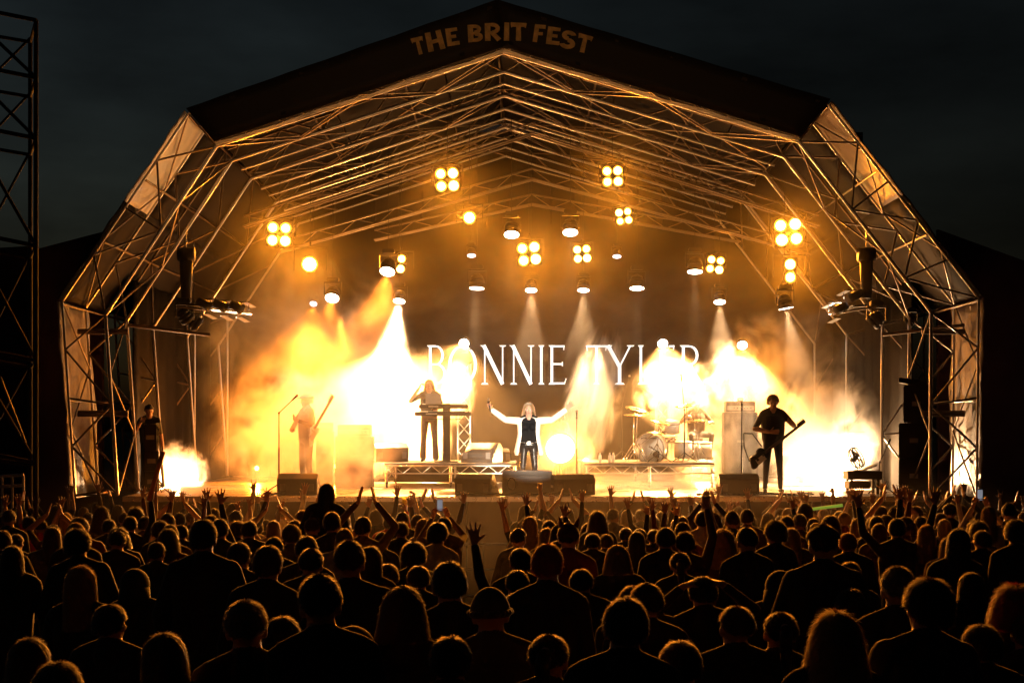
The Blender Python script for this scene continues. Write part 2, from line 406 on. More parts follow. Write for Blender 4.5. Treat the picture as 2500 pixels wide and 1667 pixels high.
# ------------------------------------------------------------------ backdrop with serif lettering given its own glow
bd = empty('backdrop', (0, 42.2, 0), 'tall black stage backdrop with the glowing white serif name of the artist', 'backdrop')
rows = [[(x, .05*math.sin(x*4.3)+.02*math.sin(x*11+z), z) for x in np.linspace(-9, 9.2, 120)] for z in (0, 4, 7, 10.9)]
sheet('backdrop_cloth', rows, M['drape'], bd, thick=.02)
def serif(x, y, w=.16, t=.035): return [(x-w/2, y-t/2), (x+w/2, y-t/2), (x+w*.36, y+t/2), (x-w*.36, y+t/2)]
S_, TN = .092, .036     # stem and thin widths relative to height
def stem(x, wd=S_): return [seg(x, 0, x, 1, wd*.9, wd*.9), serif(x, .015, wd*2.3, .04), [(x-wd*1.15, 1), (x-wd*.7, .96), (x+wd*.7, .96), (x+wd*1.15, 1)]]
def serifs(n): return {
 'B': stem(.1)+arc(.28, .74, .22, .235, -90, 90, .08, 10, .032)+arc(.30, .27, .27, .245, -90, 90, .085, 10, .032)+[seg(.1, .978, .28, .978, .045), seg(.1, .51, .3, .51, .04), seg(.1, .022, .3, .022, .045)],
 'O': arc(.42, .5, .37, .475, 0, 360, .085, 26, .032),
 'N': [seg(.13, 0, .13, .97, TN), seg(.10, 1, .62, .0, S_*1.1), seg(.62, .0, .62, 1, TN), serif(.13, .015, .2, .04), [(.52, 1), (.56, .965), (.68, .965), (.72, 1)], [(.0, 1), (.05, .965), (.15, .965), (.16, 1)]],
 'I': stem(.15),
 'E': stem(.12)+[seg(.12, .975, .52, .975, .045), seg(.52, 1, .50, .88, .03), seg(.12, .52, .46, .52, .045), seg(.46, .58, .46, .46, .03), seg(.12, .025, .54, .025, .045), seg(.52, .0, .58, .15, .03)],
 'T': stem(.36)+[seg(.02, .975, .70, .975, .045), seg(.02, .995, .05, .86, .03), seg(.70, .995, .67, .86, .03)],
 'Y': [seg(.36, 0, .36, .48, S_*.9), serif(.36, .015, .26, .04), seg(.36, .45, .06, 1, S_), seg(.36, .45, .64, 1, TN), [(-.03, 1), (.0, .965), (.14, .965), (.18, 1)], [(.54, 1), (.58, .965), (.70, .965), (.74, 1)]],
 'L': stem(.12)+[seg(.12, .025, .52, .025, .045), seg(.51, .0, .57, .17, .03)],
 'R': stem(.1)+arc(.28, .74, .24, .235, -90, 90, .08, 10, .032)+[seg(.1, .978, .28, .978, .045), seg(.1, .51, .3, .51, .04), seg(.28, .52, .62, .02, S_), seg(.58, .03, .72, .0, .05)],
}[n]
swid = {'B': .57, 'O': .84, 'N': .72, 'I': .3, 'E': .58, 'T': .72, 'Y': .72, 'L': .58, 'R': .70}
NAME = [('B', 1043, 1086), ('O', 1094, 1165), ('N', 1172, 1236), ('N', 1243, 1305), ('I', 1311, 1332), ('E', 1338, 1382), ('T', 1430, 1482), ('Y', 1478, 1547), ('L', 1556, 1596), ('E', 1604, 1650), ('R', 1660, 1716)]
for ch, x0, x1 in NAME:
    Yt = 42.0; a = P(x0, 938, Yt); b = P(x1, 843, Yt)
    T = lambda x, y, z, a=a, b=b, ch=ch: (a.x+(b.x-a.x)*x/swid[ch], -.22-z, a.z+(b.z-a.z)*y)
    stroke_letter(serifs(ch), T, .02, 'letter', M['letter_glow'], bd)

# ------------------------------------------------------------------ wings, towers beside the stage
def wing(pts, Y, th, label):
    bm = bmesh.new(); vf = [bm.verts.new(P(x, y, Y)) for x, y in pts]; vb = [bm.verts.new(P(x, y, Y)+Vector((0, th, 0))) for x, y in pts]
    bm.faces.new(vf); bm.faces.new(vb[::-1])
    for i in range(len(pts)): j = (i+1) % len(pts); bm.faces.new([vf[i], vb[i], vb[j], vf[j]])
    o = from_bm('scrim_wing', bm, M['scrim']); return tag(o, label, 'wing screen', 'dark scrim wings beside the stage')
wing([(90, 1450), (90, 608), (250, 566), (250, 1450)], 33.5, .15, 'dark scrim wing left of the stage with sloping top')
wing([(2290, 1460), (2290, 560), (2510, 640), (2510, 1460)], 33.5, .15, 'dark scrim wing right of the stage with sloping top')
wing([(-260, 1450), (-260, 620), (84, 600), (84, 1450)], 36.5, .15, 'second dark scrim panel behind the left scaffold tower')
tw = empty('scaffold_tower', P(40, 1500, 24), 'tall dark steel scaffold tower at the left edge of the field', 'tower')
to = Vector(tw.location)
def TW(px, py, dy=0): return P(px, py, 24)+Vector((0, dy, 0))-to
for px, dy in ((88, 0), (-60, 0), (20, 1.1), (-120, 1.1)):
    bar('standard', TW(px, 1480, dy), TW(px, 50 if px > 0 else -60, dy), .035, M['steel'], tw)
for k, py in enumerate((50, 190, 338, 600, 880, 1130)):
    bar('ledger', TW(-60, py-30, 0), TW(88, py, 0), .032, M['steel'], tw); bar('ledger', TW(-120, py-14, 1.1), TW(20, py+10, 1.1), .028, M['steel'], tw)
    bar('ledger', TW(88, py, 0), TW(20, py+10, 1.1), .025, M['steel'], tw)
for a, b in ((50, 190), (190, 338), (338, 600), (600, 880), (880, 1130)):
    bar('diagonal', TW(-60, a, 0), TW(88, b, 0), .026, M['steel'], tw); bar('diagonal', TW(-120, b, 1.1), TW(20, a, 1.1), .022, M['steel'], tw)
ob = empty('guy_rope', P(0, 920, 23), 'pale guy rope slanting down at the left edge', 'rope')
bar('rope_strand', (0, 0, 0), P(62, 1100, 23)-P(0, 940, 23), .018, M['greycab'], ob)
rl = empty('hand_rail', P(30, 1200, 29), 'short pale hand rail of the side steps at the far left', 'rail')
ro = Vector(rl.location)
for py in (1163, 1188): bar('rail_bar', P(-20, py, 29)-ro, P(58, py-4, 29)-ro, .03, M['paper'], rl)
for px in (5, 30, 57): bar('rail_post', P(px, 1160, 29)-ro, P(px, 1450, 29)-ro, .025, M['paper'], rl)
# verticals / ladder scaffold in the wings
for px, Y, lab in ((398, 36.4, 'thin upright scaffold pole left of the floor smoke'), (475, 38.5, 'thin upright pole behind the left smoke burst'), (555, 41.2, 'thin upright pole at the left end of the backdrop')):
    e = empty('wing_pole', (P(px, 0, Y).x, Y, FZ), lab, 'pole', 'upright poles in the left wing')
    bar('tube', (0, 0, 0), (0, 0, P(0, 770, Y).z-FZ), .03, M['alu'], e)
    sph_bm = bmesh.new(); bx(sph_bm, (0, 0, .02), (.25, .25, .03)); from_bm('base_plate', sph_bm, M['steel'], e)

# ------------------------------------------------------------------ lamps
def spot(name, loc, aim, col, power, ang, blend=.4, rad=.06, parent=None):
    l = bpy.data.lights.new(name, 'SPOT'); l.energy = power; l.color = col; l.spot_size = R(ang); l.spot_blend = blend; l.shadow_soft_size = rad
    o = bpy.data.objects.new(name, l); link(o); o.location = loc
    o.rotation_euler = (Vector(aim)-Vector(loc)).to_track_quat('-Z', 'Y').to_euler()
    if parent is not None:
        o.parent = parent; o.matrix_parent_inverse = Matrix.Translation(-Vector(parent.location))
    return o
def roof_z(x):
    for a, b in zip(INN, INN[1:]):
        if a[0] <= x <= b[0] and b[0]-a[0] > .5: t = (x-a[0])/(b[0]-a[0]); return a[1]+(b[1]-a[1])*t
    return 6
def blinder(px, py, Y, power, aim=None, label='', cells=4, size=1., lens='lens_amber'):
    p = D(px, py, Y); e = empty('blinder_lamp', p, label, 'stage light', 'amber lamps hung in the stage roof')
    aim = aim or Vector((p.x*.5, 8, 2.5)); d = (aim-p).normalized(); q = d.to_track_quat('-Y', 'Z').to_matrix() @ Matrix.Rotation(R(random.uniform(-9, 9)), 3, 'Y')
    s = size
    bm = bmesh.new()
    if cells == 1: cylp(bm, (0, .0, 0), (0, .2*s, 0), .165*s, .14*s, 20); cylp(bm, (0, .2*s, 0), (0, .3*s, 0), .14*s, .07*s, 20)
    else: bx(bm, (0, .11*s, 0), (.50*s if cells > 2 else .26*s, .20*s, .50*s), bev=.02)
    for v in bm.verts: v.co = q @ v.co
    from_bm('housing', bm, M['black'], e)
    bm = bmesh.new()
    for sx in (-1, 1): bx(bm, (sx*.29*s, .1*s, .1*s), (.02, .05, .4*s))
    bx(bm, (0, .1*s, .31*s), (.6*s, .05, .025)); cylp(bm, (0, .1*s, .31*s), (0, .1*s, .40*s), .02)
    from_bm('yoke', bm, M['black'], e)
    zr = roof_z(p.x)-p.z
    if zr > .4: bar('drop_cable', (0, .1*s, .38*s), (0, .1*s, zr), .006, M['black'], e)
    pos = {4: [(-.115, -.115), (.115, -.115), (-.115, .115), (.115, .115)], 1: [(0, 0)], 2: [(.0, -.12), (.0, .12)]}[cells]
    for (u, v) in pos:
        r_ = (.106 if cells > 1 else .15)*s
        bm = bmesh.new(); kk = random.uniform(.68, .88); bmesh.ops.create_cone(bm, cap_ends=True, segments=20, radius1=r_, radius2=r_*.8, depth=.03)
        for f_ in bm.faces: f_.material_index = 1
        iv = bmesh.ops.create_cone(bm, cap_ends=True, segments=20, radius1=r_*kk, radius2=r_*kk, depth=.036)['verts']
        for f_ in {f_ for v_ in iv for f_ in v_.link_faces}: f_.material_index = 0
        mt = q.to_4x4() @ Matrix.Translation((u*s, -.008, v*s)) @ Matrix.Rotation(R(90), 4, 'X')
        for vv in bm.verts: vv.co = mt @ vv.co
        from_bm('lamp_cell', bm, [M[lens], M['lens_edge']], e)
        ring = bmesh.new()
        for a in range(16):
            t0, t1 = a/16*2*math.pi, (a+1)/16*2*math.pi
            cylp(ring, q @ Vector((u*s+r_*1.06*math.cos(t0), -.012, v*s+r_*1.06*math.sin(t0))), q @ Vector((u*s+r_*1.06*math.cos(t1), -.012, v*s+r_*1.06*math.sin(t1))), .008, n=5)
        from_bm('lamp_rim', ring, M['black'], e)
    spot('blinder_light', p+d*.16, aim, AMB, power, BLANG, 1., .12, e)
    return e
def head(px, py, Y, aim, power, ang, label, lens='lens_white', col=HDC, s=1., on_pole=False, base=None, lensr=.15):
    p = D(px, py, Y); e = empty('moving_head_lamp', p, label, 'stage light', 'moving head lamps of the stage')
    aim = Vector(aim); d = (aim-p).normalized(); q = d.to_track_quat('-Z', 'Y').to_matrix()
    bm = bmesh.new()
    prof = [(-.02, lensr*1.06), (.08, lensr*1.1), (.16, lensr*1.0), (.24, lensr*.75), (.28, lensr*.35)]
    for (z0, r0), (z1, r1) in zip(prof, prof[1:]): cylp(bm, q @ Vector((0, 0, z0*s)), q @ Vector((0, 0, z1*s)), r0*s, r1*s, 18)
    from_bm('lamp_barrel', bm, M['black'], e)
    bm = bmesh.new(); cylp(bm, q @ Vector((0, 0, -.028*s)), q @ Vector((0, 0, -.018*s)), lensr*s, lensr*s, 24); from_bm('lens', bm, M[lens], e)
    up = -1 if on_pole else 1
    bm = bmesh.new(); c = q @ Vector((0, 0, .12*s))
    for sx in (-1, 1): bx(bm, (c.x+sx*.185*s, c.y, c.z+up*.10*s), (.022*s, .06*s, .26*s))
    bx(bm, (c.x, c.y, c.z+up*.235*s), (.39*s, .09*s, .03*s)); from_bm('yoke', bm, M['black'], e)
    bm = bmesh.new(); bx(bm, (c.x, c.y, c.z+up*.30*s), (.26*s, .2*s, .09*s), bev=.015); from_bm('base', bm, M['black'], e)
    if not on_pole:
        zr = roof_z(p.x)-p.z
        if zr > c.z+.5: bar('drop_cable', (c.x, c.y, c.z+.34*s), (c.x, c.y, zr), .006, M['black'], e)
    if power: spot('head_light', p+d*.06, aim, col, power, ang, .35, .05, e)
    return e
# amber blinders: display x, y, depth, power
BL = [
 (1027, 413, 34.6, 1500, 4, 1.15, 'four cell amber blinder high left of centre, largest cluster above the keyboard'),
 (1407, 405, 34.6, 1300, 4, 1.0, 'four cell amber blinder highest on the right of centre'),
 (1433, 497, 36.6, 900, 4, .85, 'small four cell amber blinder just below the highest right one'),
 (1337, 583, 38.6, 900, 4, .95, 'four cell amber blinder above the second word of the backdrop lettering'),
 (1643, 608, 38.4, 700, 4, .95, 'dim four cell amber blinder between the white wash and the big right burst'),
 (1215, 583, 38.2, 2200, 4, 1.25, 'fiercely bright amber blinder at centre above the singer'),
 (641, 538, 35.0, 2200, 4, 1.2, 'four cell amber blinder at far left over the guitarist'),
 (1811, 533, 34.8, 2600, 4, 1.35, 'biggest amber burst at the far right of the roof'),
 (1815, 622, 36.0, 1500, 2, 1.2, 'two cell amber lamp directly under the biggest right burst'),
 (1078, 500, 35.4, 1500, 1, 1.0, 'single round amber lamp below the high left blinder'),
 (711, 607, 35.4, 2200, 1, 1.25, 'single round amber lamp below the far left blinder'),
 (921, 606, 38.2, 900, 2, 1.0, 'two cell amber lamp partly behind a white wash left of centre'),
]
for x, y, Y, pw, cells, s, lab in BL: blinder(x, y, Y, pw*BLK, None, lab, cells, s)
fz = FZ
def light_truss(Y, pts, lab):
    q = [D(x, y, Y) for x, y in pts]; e = empty('lighting_truss', (0, Y, 0), lab, 'truss', 'sloping lighting trusses under the roof'); o_ = Vector((0, Y, 0))
    for a, b in zip(q, q[1:]):
        for dy in (-.13, .13): bar('chord', a-o_+Vector((0, dy, 0)), b-o_+Vector((0, dy, 0)), .022, M['aludark'], e)
        bar('chord', a-o_+Vector((0, 0, .24)), b-o_+Vector((0, 0, .24)), .022, M['aludark'], e)
        n = int((b-a).length/.45)
        for i in range(n):
            u, v = a.lerp(b, i/n)-o_, a.lerp(b, (i+1)/n)-o_; s_ = .13 if i % 2 else -.13
            if i % 2: bar('brace', u+Vector((0, s_, 0)), v+Vector((0, 0, .24)), .010, M['aludark'], e)
            else: bar('brace', u+Vector((0, 0, .24)), v+Vector((0, s_, 0)), .010, M['aludark'], e)
light_truss(34.75, [(560, 522), (1222, 308), (1880, 520)], 'front sloping lighting truss carrying the biggest amber blinders')
light_truss(36.3, [(640, 580), (1222, 412), (1860, 585)], 'middle sloping lighting truss carrying the small blinders and ovals')
light_truss(38.35, [(860, 552), (1222, 470), (1700, 556)], 'rear sloping lighting truss above the backdrop lettering')
def fl(px, Y): return (P(px*2500/2352, 0, Y).x, Y, FZ)
HD = [  # display x,y, Y, aim(display x, Y on floor), power, cone, lens, label
 (1220, 665, 38.0, fl(1215, 36.5), 3200, 34, 'lens_white', 'moving head hanging above the singer, pale beam straight down', .9),
 (1340, 665, 38.0, fl(1335, 36.8), 3200, 36, 'lens_white', 'moving head right of centre throwing a wide pale beam down', .9),
 (917, 690, 37.0, fl(860, 35.3), 12000, 38, 'lens_white', 'moving head left of centre with a beam onto the smoke', .9),
 (1653, 692, 37.5, fl(1665, 36), 8000, 34, 'lens_white', 'moving head above the bass stack with a cone shaped beam', .9),
 (1805, 706, 33.6, fl(1890, 33.6), 30000, 30, 'lens_white', 'moving head tilted over the right guitarist, strong white beam', 1.0),
 (1095, 660, 36.5, fl(1075, 36), 1600, 22, 'lens_white', 'white oval wash lamp above the keyboards', 1.1),
 (1596, 622, 37.5, fl(1596, 36.5), 1600, 18, 'lens_white', 'white oval wash lamp with a faint column beam right of centre', 1.15),
 (1463, 660, 38.0, fl(1463, 37), 900, 16, 'lens_white', 'white oval wash lamp above the letters right of centre', 1.1),
 (1083, 586, 40.0, fl(1083, 38), 900, 14, 'lens_small', 'small distant white lamp with faint beam high above keyboards', .7),
 (1417, 588, 40.0, fl(1417, 38), 300, 12, 'lens_small', 'small distant bluish lamp at the back of the roof', .7),
 (1175, 537, 36.0, fl(1170, 33.6), 500, 24, 'lens_white', 'white oval wash lamp left of centre high in the roof', 1.1),
 (1310, 532, 36.0, fl(1312, 33.6), 500, 24, 'lens_white', 'white oval wash lamp right of centre high in the roof', 1.1),
 (890, 622, 36.0, fl(800, 33.0), 1400, 50, 'lens_white', 'white oval wash lamp in front of a two cell amber lamp', 1.1),
 (763, 683, 35.5, fl(690, 32.4), 3300, 56, 'lens_white', 'white wash lamp lowest of the left roof group', 1.0),
 (720, 697, 39.5, fl(650, 36), 4600, 60, 'lens_small', 'tiny lamp glowing through orange smoke at left', .6),
]
for x, y, Y, aim, pw, ang, ln, lab, s in HD: head(x, y, Y, aim, pw*HDK, ang, lab, ln, s=s, col=ORG if x in (763, 890, 720) else HDC)
# key light on the singer from an unseen stand behind the crowd
fs = empty('follow_spot', (3.2, -7, 6.2), 'follow spot on a stand behind the crowd lighting the singer', 'stage light')
bm = bmesh.new(); cylp(bm, (0, -.5, .08), (0, .3, 0), .16, .14, 18); from_bm('lamp_barrel', bm, M['black'], fs)
bar('stand', (0, 0, -.12), (0, 0, ground_z(-7)-6.2), .05, M['black'], fs)
spot('follow_light', (3.2, -6.6, 6.18), P(1291, 1045, 31.6), (1, .84, .64), 16000*KEYK, 3.3, .5, .08, fs)

fw = empty('front_wash', (-3.4, -7, 6.6), 'dim amber wash lamp on a stand behind the crowd', 'stage light')
bm = bmesh.new(); cylp(bm, (0, -.3, .04), (0, .2, 0), .14, .16, 18); from_bm('lamp_barrel', bm, M['black'], fw)
bar('stand', (0, 0, -.12), (0, 0, ground_z(-7)-6.6), .05, M['black'], fw)
spot('wash_light', (-3.4, -6.7, 6.6), (0, 30, 8.2), (1, .52, .20), WASH, 26, 1., .1, fw)
# vertical box trusses with a head on top
def tower(px, pytop, Y, label):
    top = D(px, pytop, Y); h = top.z-FZ-.35; e = empty('tower_truss', (top.x, Y, FZ), label, 'truss', 'vertical truss towers behind the band')
    a = .15
    for sx in (-1, 1):
        for sy in (-1, 1): bar('chord', (sx*a, sy*a, .02), (sx*a, sy*a, h), .024, M['alu'], e)
    n = int(h/.32)
    for i in range(n):
        z0, z1 = h*i/n, h*(i+1)/n; s = 1 if i % 2 else -1
        bar('brace', (-s*a, -a, z0), (s*a, -a, z1), .012, M['alu'], e); bar('brace', (s*a, a, z0), (-s*a, a, z1), .012, M['alu'], e)
        bar('brace', (-a, s*a, z0), (-a, -s*a, z1), .012, M['alu'], e)
    bm = bmesh.new(); bx(bm, (0, 0, .01), (.6, .6, .02)); bx(bm, (0, 0, h-.0), (.36, .36, .02)); from_bm('plate', bm, M['steel'], e)
TWR = [
 (1066, 788, 39.0, D(1010, 960, 35.5), 9000, 50, 'lamp on the truss tower behind the keyboards, lost in white glare', 'box truss tower behind the keyboards'),
 (900, 790, 39.0, D(870, 1100, 35.2), 15000, 66, 'lamp on the left truss tower flooding the smoke bank', 'box truss tower behind the left smoke bank'),
 (1522, 788, 39.0, D(1545, 960, 36.5), 11000, 58, 'lamp on the truss tower behind the drum kit, round white', 'box truss tower behind the drum kit'),
 (1705, 792, 39.0, D(1725, 1000, 36.0), 8000, 46, 'lamp on the truss tower behind the bass stack', 'box truss tower behind the bass stack'),
]
for x, y, Y, aim, pw, ang, lab, lt in TWR:
    tower(x, y+14, Y, lt); head(x, y, Y, aim, pw*TWK, ang, lab, 'lens_white', s=.8, on_pole=True, col=TWC)
# low lamps facing the crowd
def floor_lamp(px, py, Y, aim, power, ang, label, r=.16, col=AMB, lens='lens_amber'):
    p = D(px, py, Y); e = empty('floor_lamp', p, label, 'stage light', 'low lamps facing the crowd')
    bm = bmesh.new(); cylp(bm, (0, 0, 0), (0, .26, 0), r*1.15, r*.7, 18); from_bm('lamp_barrel', bm, M['black'], e)
    bm = bmesh.new(); cylp(bm, (0, -.02, 0), (0, -.008, 0), r, r, 24); from_bm('lens', bm, M[lens], e)
    zf = FZ-p.z
    bm = bmesh.new()
    for sx in (-1, 1): bx(bm, (sx*r*1.3, .1, -.06), (.025, .06, .22))
    bx(bm, (0, .1, -.2), (r*2.8, .08, .04)); cylp(bm, (0, .1, -.2), (0, .1, zf+.03), .03); bx(bm, (0, .1, zf+.02), (.4, .4, .03)); from_bm('stand', bm, M['black'], e)
    spot('floor_light', p+Vector((0, -.15, 0)), aim, col, power, ang, .8, .1, e)
floor_lamp(1287, 1030, 34.6, D(1290, 1000, 20), 6000*FLK, 120, 'dazzling amber lamp low behind the singer at stage centre', .31)
floor_lamp(1693, 858, 38.0, D(1690, 900, 20), 3400*FLK, 130, 'dazzling amber lamp on a stand above the drummer side of the bass stack', .22)
floor_lamp(405, 1105, 35.6, D(420, 1080, 30), 4200*FLK, 130, 'hidden lamp inside the smoke puff at the left end of the stage', .07, (1, .58, .27), 'lens_white')
floor_lamp(1915, 1095, 36.2, D(1860, 1000, 30), 15000*FLK, 150, 'lamp inside the white smoke cloud at the right end of the stage', .16, (1, .58, .27), 'lens_white')
floor_lamp(1345, 1060, 37.0, D(1360, 900, 35), 6500*FLK, 150, 'lamp behind the rising smoke column right of the singer', .07, FLC, 'lens_white')
floor_lamp(1612, 1055, 38.6, D(1600, 1000, 30), 2500*FLK, 150, 'lamp glaring between drum kit and bass stack', .07, FLC, 'lens_white')
floor_lamp(985, 1058, 38.3, D(930, 940, 36.2), 7500*FLK, 150, 'lamp at the keyboard player feet, beam rising to the left', .07, FLC, 'lens_white')

floor_lamp(775, 1070, 36.4, D(760, 1000, 30), 2600*FLK, 150, 'amber lamp added behind the guitar amplifiers to light the smoke', .07)  # extra unseen lamp, added to turn the smoke by the amplifiers golden
floor_lamp(590, 1075, 37.5, D(600, 900, 32), 2200*FLK, 150, 'amber lamp on the floor at the left behind the guitarist', .05)
# ------------------------------------------------------------------ haze and smoke
def vol_mat(name, dens, col=(1, 1, 1), aniso=.25, hetero=None):
    m = bpy.data.materials.new(name); m.use_nodes = True; t = m.node_tree; t.nodes.clear()
    o = t.nodes.new('ShaderNodeOutputMaterial'); v = t.nodes.new('ShaderNodeVolumePrincipled')
    v.inputs['Color'].default_value = (*col, 1); v.inputs['Density'].default_value = dens; v.inputs['Anisotropy'].default_value = aniso
    t.links.new(v.outputs[0], o.inputs['Volume'])
    if hetero:
        sc_, thr, seed, soft = hetero
        c = t.nodes.new('ShaderNodeTexCoord')
        ln = t.nodes.new('ShaderNodeVectorMath'); ln.operation = 'LENGTH'; t.links.new(c.outputs['Object'], ln.inputs[0])
        mp = t.nodes.new('ShaderNodeMapping'); mp.inputs['Location'].default_value = (seed, seed*.7, seed*1.3); mp.inputs['Scale'].default_value = (sc_*1.5, sc_*1.2, sc_*1.1)
        t.links.new(c.outputs['Object'], mp.inputs[0])
        n = t.nodes.new('ShaderNodeTexNoise'); n.inputs['Scale'].default_value = 1; n.inputs['Detail'].default_value = 4; n.inputs['Roughness'].default_value = .58; n.inputs['Distortion'].default_value = .8
        t.links.new(mp.outputs[0], n.inputs['Vector'])
        # density = clamp((1-|p|)*soft + noise - thr)
        a = t.nodes.new('ShaderNodeMath'); a.operation = 'SUBTRACT'; a.inputs[0].default_value = 1; t.links.new(ln.outputs['Value'], a.inputs[1])
        b = t.nodes.new('ShaderNodeMath'); b.operation = 'MULTIPLY_ADD'; b.inputs[1].default_value = soft; t.links.new(a.outputs[0], b.inputs[0])
        nn = t.nodes.new('ShaderNodeMath'); nn.operation = 'MULTIPLY_ADD'; nn.inputs[1].default_value = 4.6; nn.inputs[2].default_value = -2.3-thr; t.links.new(n.outputs['Fac'], nn.inputs[0])
        t.links.new(nn.outputs[0], b.inputs[2])
        r = t.nodes.new('ShaderNodeMapRange'); r.inputs['From Min'].default_value = 0; r.inputs['From Max'].default_value = 1.5; r.inputs['To Min'].default_value = 0; r.inputs['To Max'].default_value = dens; r.clamp = True
        t.links.new(b.outputs[0], r.inputs['Value'])
        e = t.nodes.new('ShaderNodeMath'); e.operation = 'MULTIPLY'; t.links.new(r.outputs[0], e.inputs[0])
        cl = t.nodes.new('ShaderNodeMapRange'); cl.inputs['From Min'].default_value = 0; cl.inputs['From Max'].default_value = .25; t.links.new(a.outputs[0], cl.inputs['Value'])
        t.links.new(cl.outputs[0], e.inputs[1]); t.links.new(e.outputs[0], v.inputs['Density'])
    return m
def box_vol(name, a, b, m, label, kind='stuff'):
    bm = bmesh.new(); a = Vector(a); b = Vector(b); bx(bm, (a+b)/2, [abs(x) for x in (b-a)]); o = from_bm(name, bm, m); return tag(o, label, 'haze', kind=kind)
box_vol('stage_haze', (P(470, 0, 34).x, 30.9, FZ+.01), (P(2090, 0, 34).x, 41.45, 9.3), vol_mat('haze_air', HAZE, aniso=HAN), 'thin theatrical haze filling the stage')
_k = 0
def smoke(px, py, Y, rx, ry, rz, dens, label, sc_=1.3, thr=.15, soft=1.3, tilt=0, aniso=.2):
    global _k; _k += 1
    bm = bmesh.new(); bmesh.ops.create_icosphere(bm, subdivisions=3, radius=1)
    o = from_bm('smoke', bm, vol_mat('smoke_%d' % _k, dens*SMK, aniso=aniso, hetero=(sc_, thr, _k*3.7, soft)))
    p = D(px, py, Y); o.location = p; o.scale = (rx, ry, rz); o.rotation_euler = (0, R(tilt), 0)
    return tag(o, label, 'smoke', kind='stuff')
smoke(405, 1085, 34.9, .75, .8, .75, 2.4, 'bright smoke puff at the left end of the stage', 2.0, .15)
smoke(865, 945, 36.3, 2.0, 1.6, 1.6, 1.1, 'huge white smoke bank between guitarist and keyboards', 2.0, .12, tilt=-20)
smoke(950, 985, 37.1, .85, .9, 1.15, 1.2, 'smoke pouring down to the keyboard riser', 1.2, -.1, tilt=-30)
smoke(700, 820, 36.3, 2.9, 2.5, 2.7, .30, 'rolling orange smoke over the left guitarist', 1.7, .12, 1.0)
smoke(700, 1000, 32.6, 2.2, 2.0, 1.6, .42, 'low golden smoke around the guitar amplifiers', 2.0, .10)
smoke(1050, 900, 37.5, .5, .8, .8, 1.1, 'white smoke glare behind the keyboard player', 1.2, .0)
smoke(1365, 910, 37.0, .75, .9, 1.75, .9, 'rising smoke column right of the singer', 1.5, .12, tilt=12)
smoke(1560, 900, 37.6, 1.15, 1.1, 1.0, 1.2, 'white smoke burst above the drum kit', 2.1, .15)
smoke(1600, 1040, 37.6, 1.0, 1.0, 1.0, .8, 'smoke hanging around the drum kit', 1.3, .1)
smoke(1700, 900, 37.6, 1.05, 1.0, 1.2, 1.1, 'smoke glowing round the lamp above the bass stack', 2.0, .15)
smoke(1700, 1010, 32.7, .75, .6, 1.3, .35, 'thin smoke veil over the bass stack', 2.0, .1)
smoke(1885, 1000, 35.6, 1.5, 1.3, 1.6, 1.7, 'dense white smoke cloud behind the right guitarist', 2.1, .15, tilt=20)
smoke(1800, 830, 36.5, 1.8, 1.6, 1.4, .22, 'thin grey smoke drifting above the right guitarist', 1.7, .2)
smoke(1480, 1120, 33.5, 3.2, 1.4, .45, .35, 'low smoke along the floor in front of the drum riser', 2.0, .12)

smoke(1287, 1025, 34.2, .9, .6, .85, .6, 'small smoke veil added as a halo around the low amber lamp', 1.2, .0)  # smoke added so that the low lamp gets a halo
smoke(1250, 720, 37.0, 5.6, 3.6, 2.4, .016, 'broad wisps of orange smoke under the lighting rig', 3.2, .30, 1.0)
smoke(1180, 1230, 26.0, 9.5, 3.3, 1.7, .007/SMK, 'faint glowing haze drifting over the front rows', .5, -.5, 1.6, aniso=.4)
# ------------------------------------------------------------------ stage gear
RZ = P(0, 1130, 34.2).z     # riser top
def riser(x0, x1, y0, y1, lab):
    e = empty('riser', ((x0+x1)/2, y0, FZ), lab, 'riser', 'rolling risers on stage'); h = RZ-FZ; hw = (x1-x0)/2
    n = max(2, round((x1-x0)/1.22))
    for i in range(n):
        bm = bmesh.new(); a = -hw+2*hw*i/n; b = -hw+2*hw*(i+1)/n-.006; bx(bm, ((a+b)/2, (y1-y0)/2, h-.02), (b-a, y1-y0, .04)); from_bm('deck_panel', bm, M['carpet'], e)
    for z in (h-.06, h-.22):
        bar('truss_chord', (-hw, -.03, z), (hw, -.03, z), .016, M['alu'], e)
    k = int(2*hw/.19)
    for i in range(k):
        a = -hw+2*hw*i/k; b = -hw+2*hw*(i+1)/k
        bar('lattice_bar', (a, -.03, h-.06 if i % 2 else h-.22), (b, -.03, h-.22 if i % 2 else h-.06), .008, M['alu'], e)
    for i in range(n+1):
        x = -hw+2*hw*i/n; x = min(max(x, -hw+.05), hw-.05)
        for y in (.06, y1-y0-.06):
            bar('leg', (x, y, .1), (x, y, h-.05), .028, M['alu'], e)
            bm = bmesh.new(); cylp(bm, (x-.02, y, .05), (x+.02, y, .05), .05, n=14); bx(bm, (x, y, .10), (.06, .06, .03)); from_bm('caster', bm, M['black'], e)
    bm = bmesh.new(); bx(bm, (0, y1-y0-.01, h/2-.03), (2*hw, .02, h-.1)); from_bm('back_valance', bm, M['drape'], e)
riser(P(938, 0, 34.2).x, P(1262, 0, 34.2).x, 34.2, 37.0, 'keyboard riser with a lattice truss front edge')
riser(P(1428, 0, 34.2).x, P(1745, 0, 34.2).x, 34.2, 38.2, 'drum riser with a lattice truss front edge')
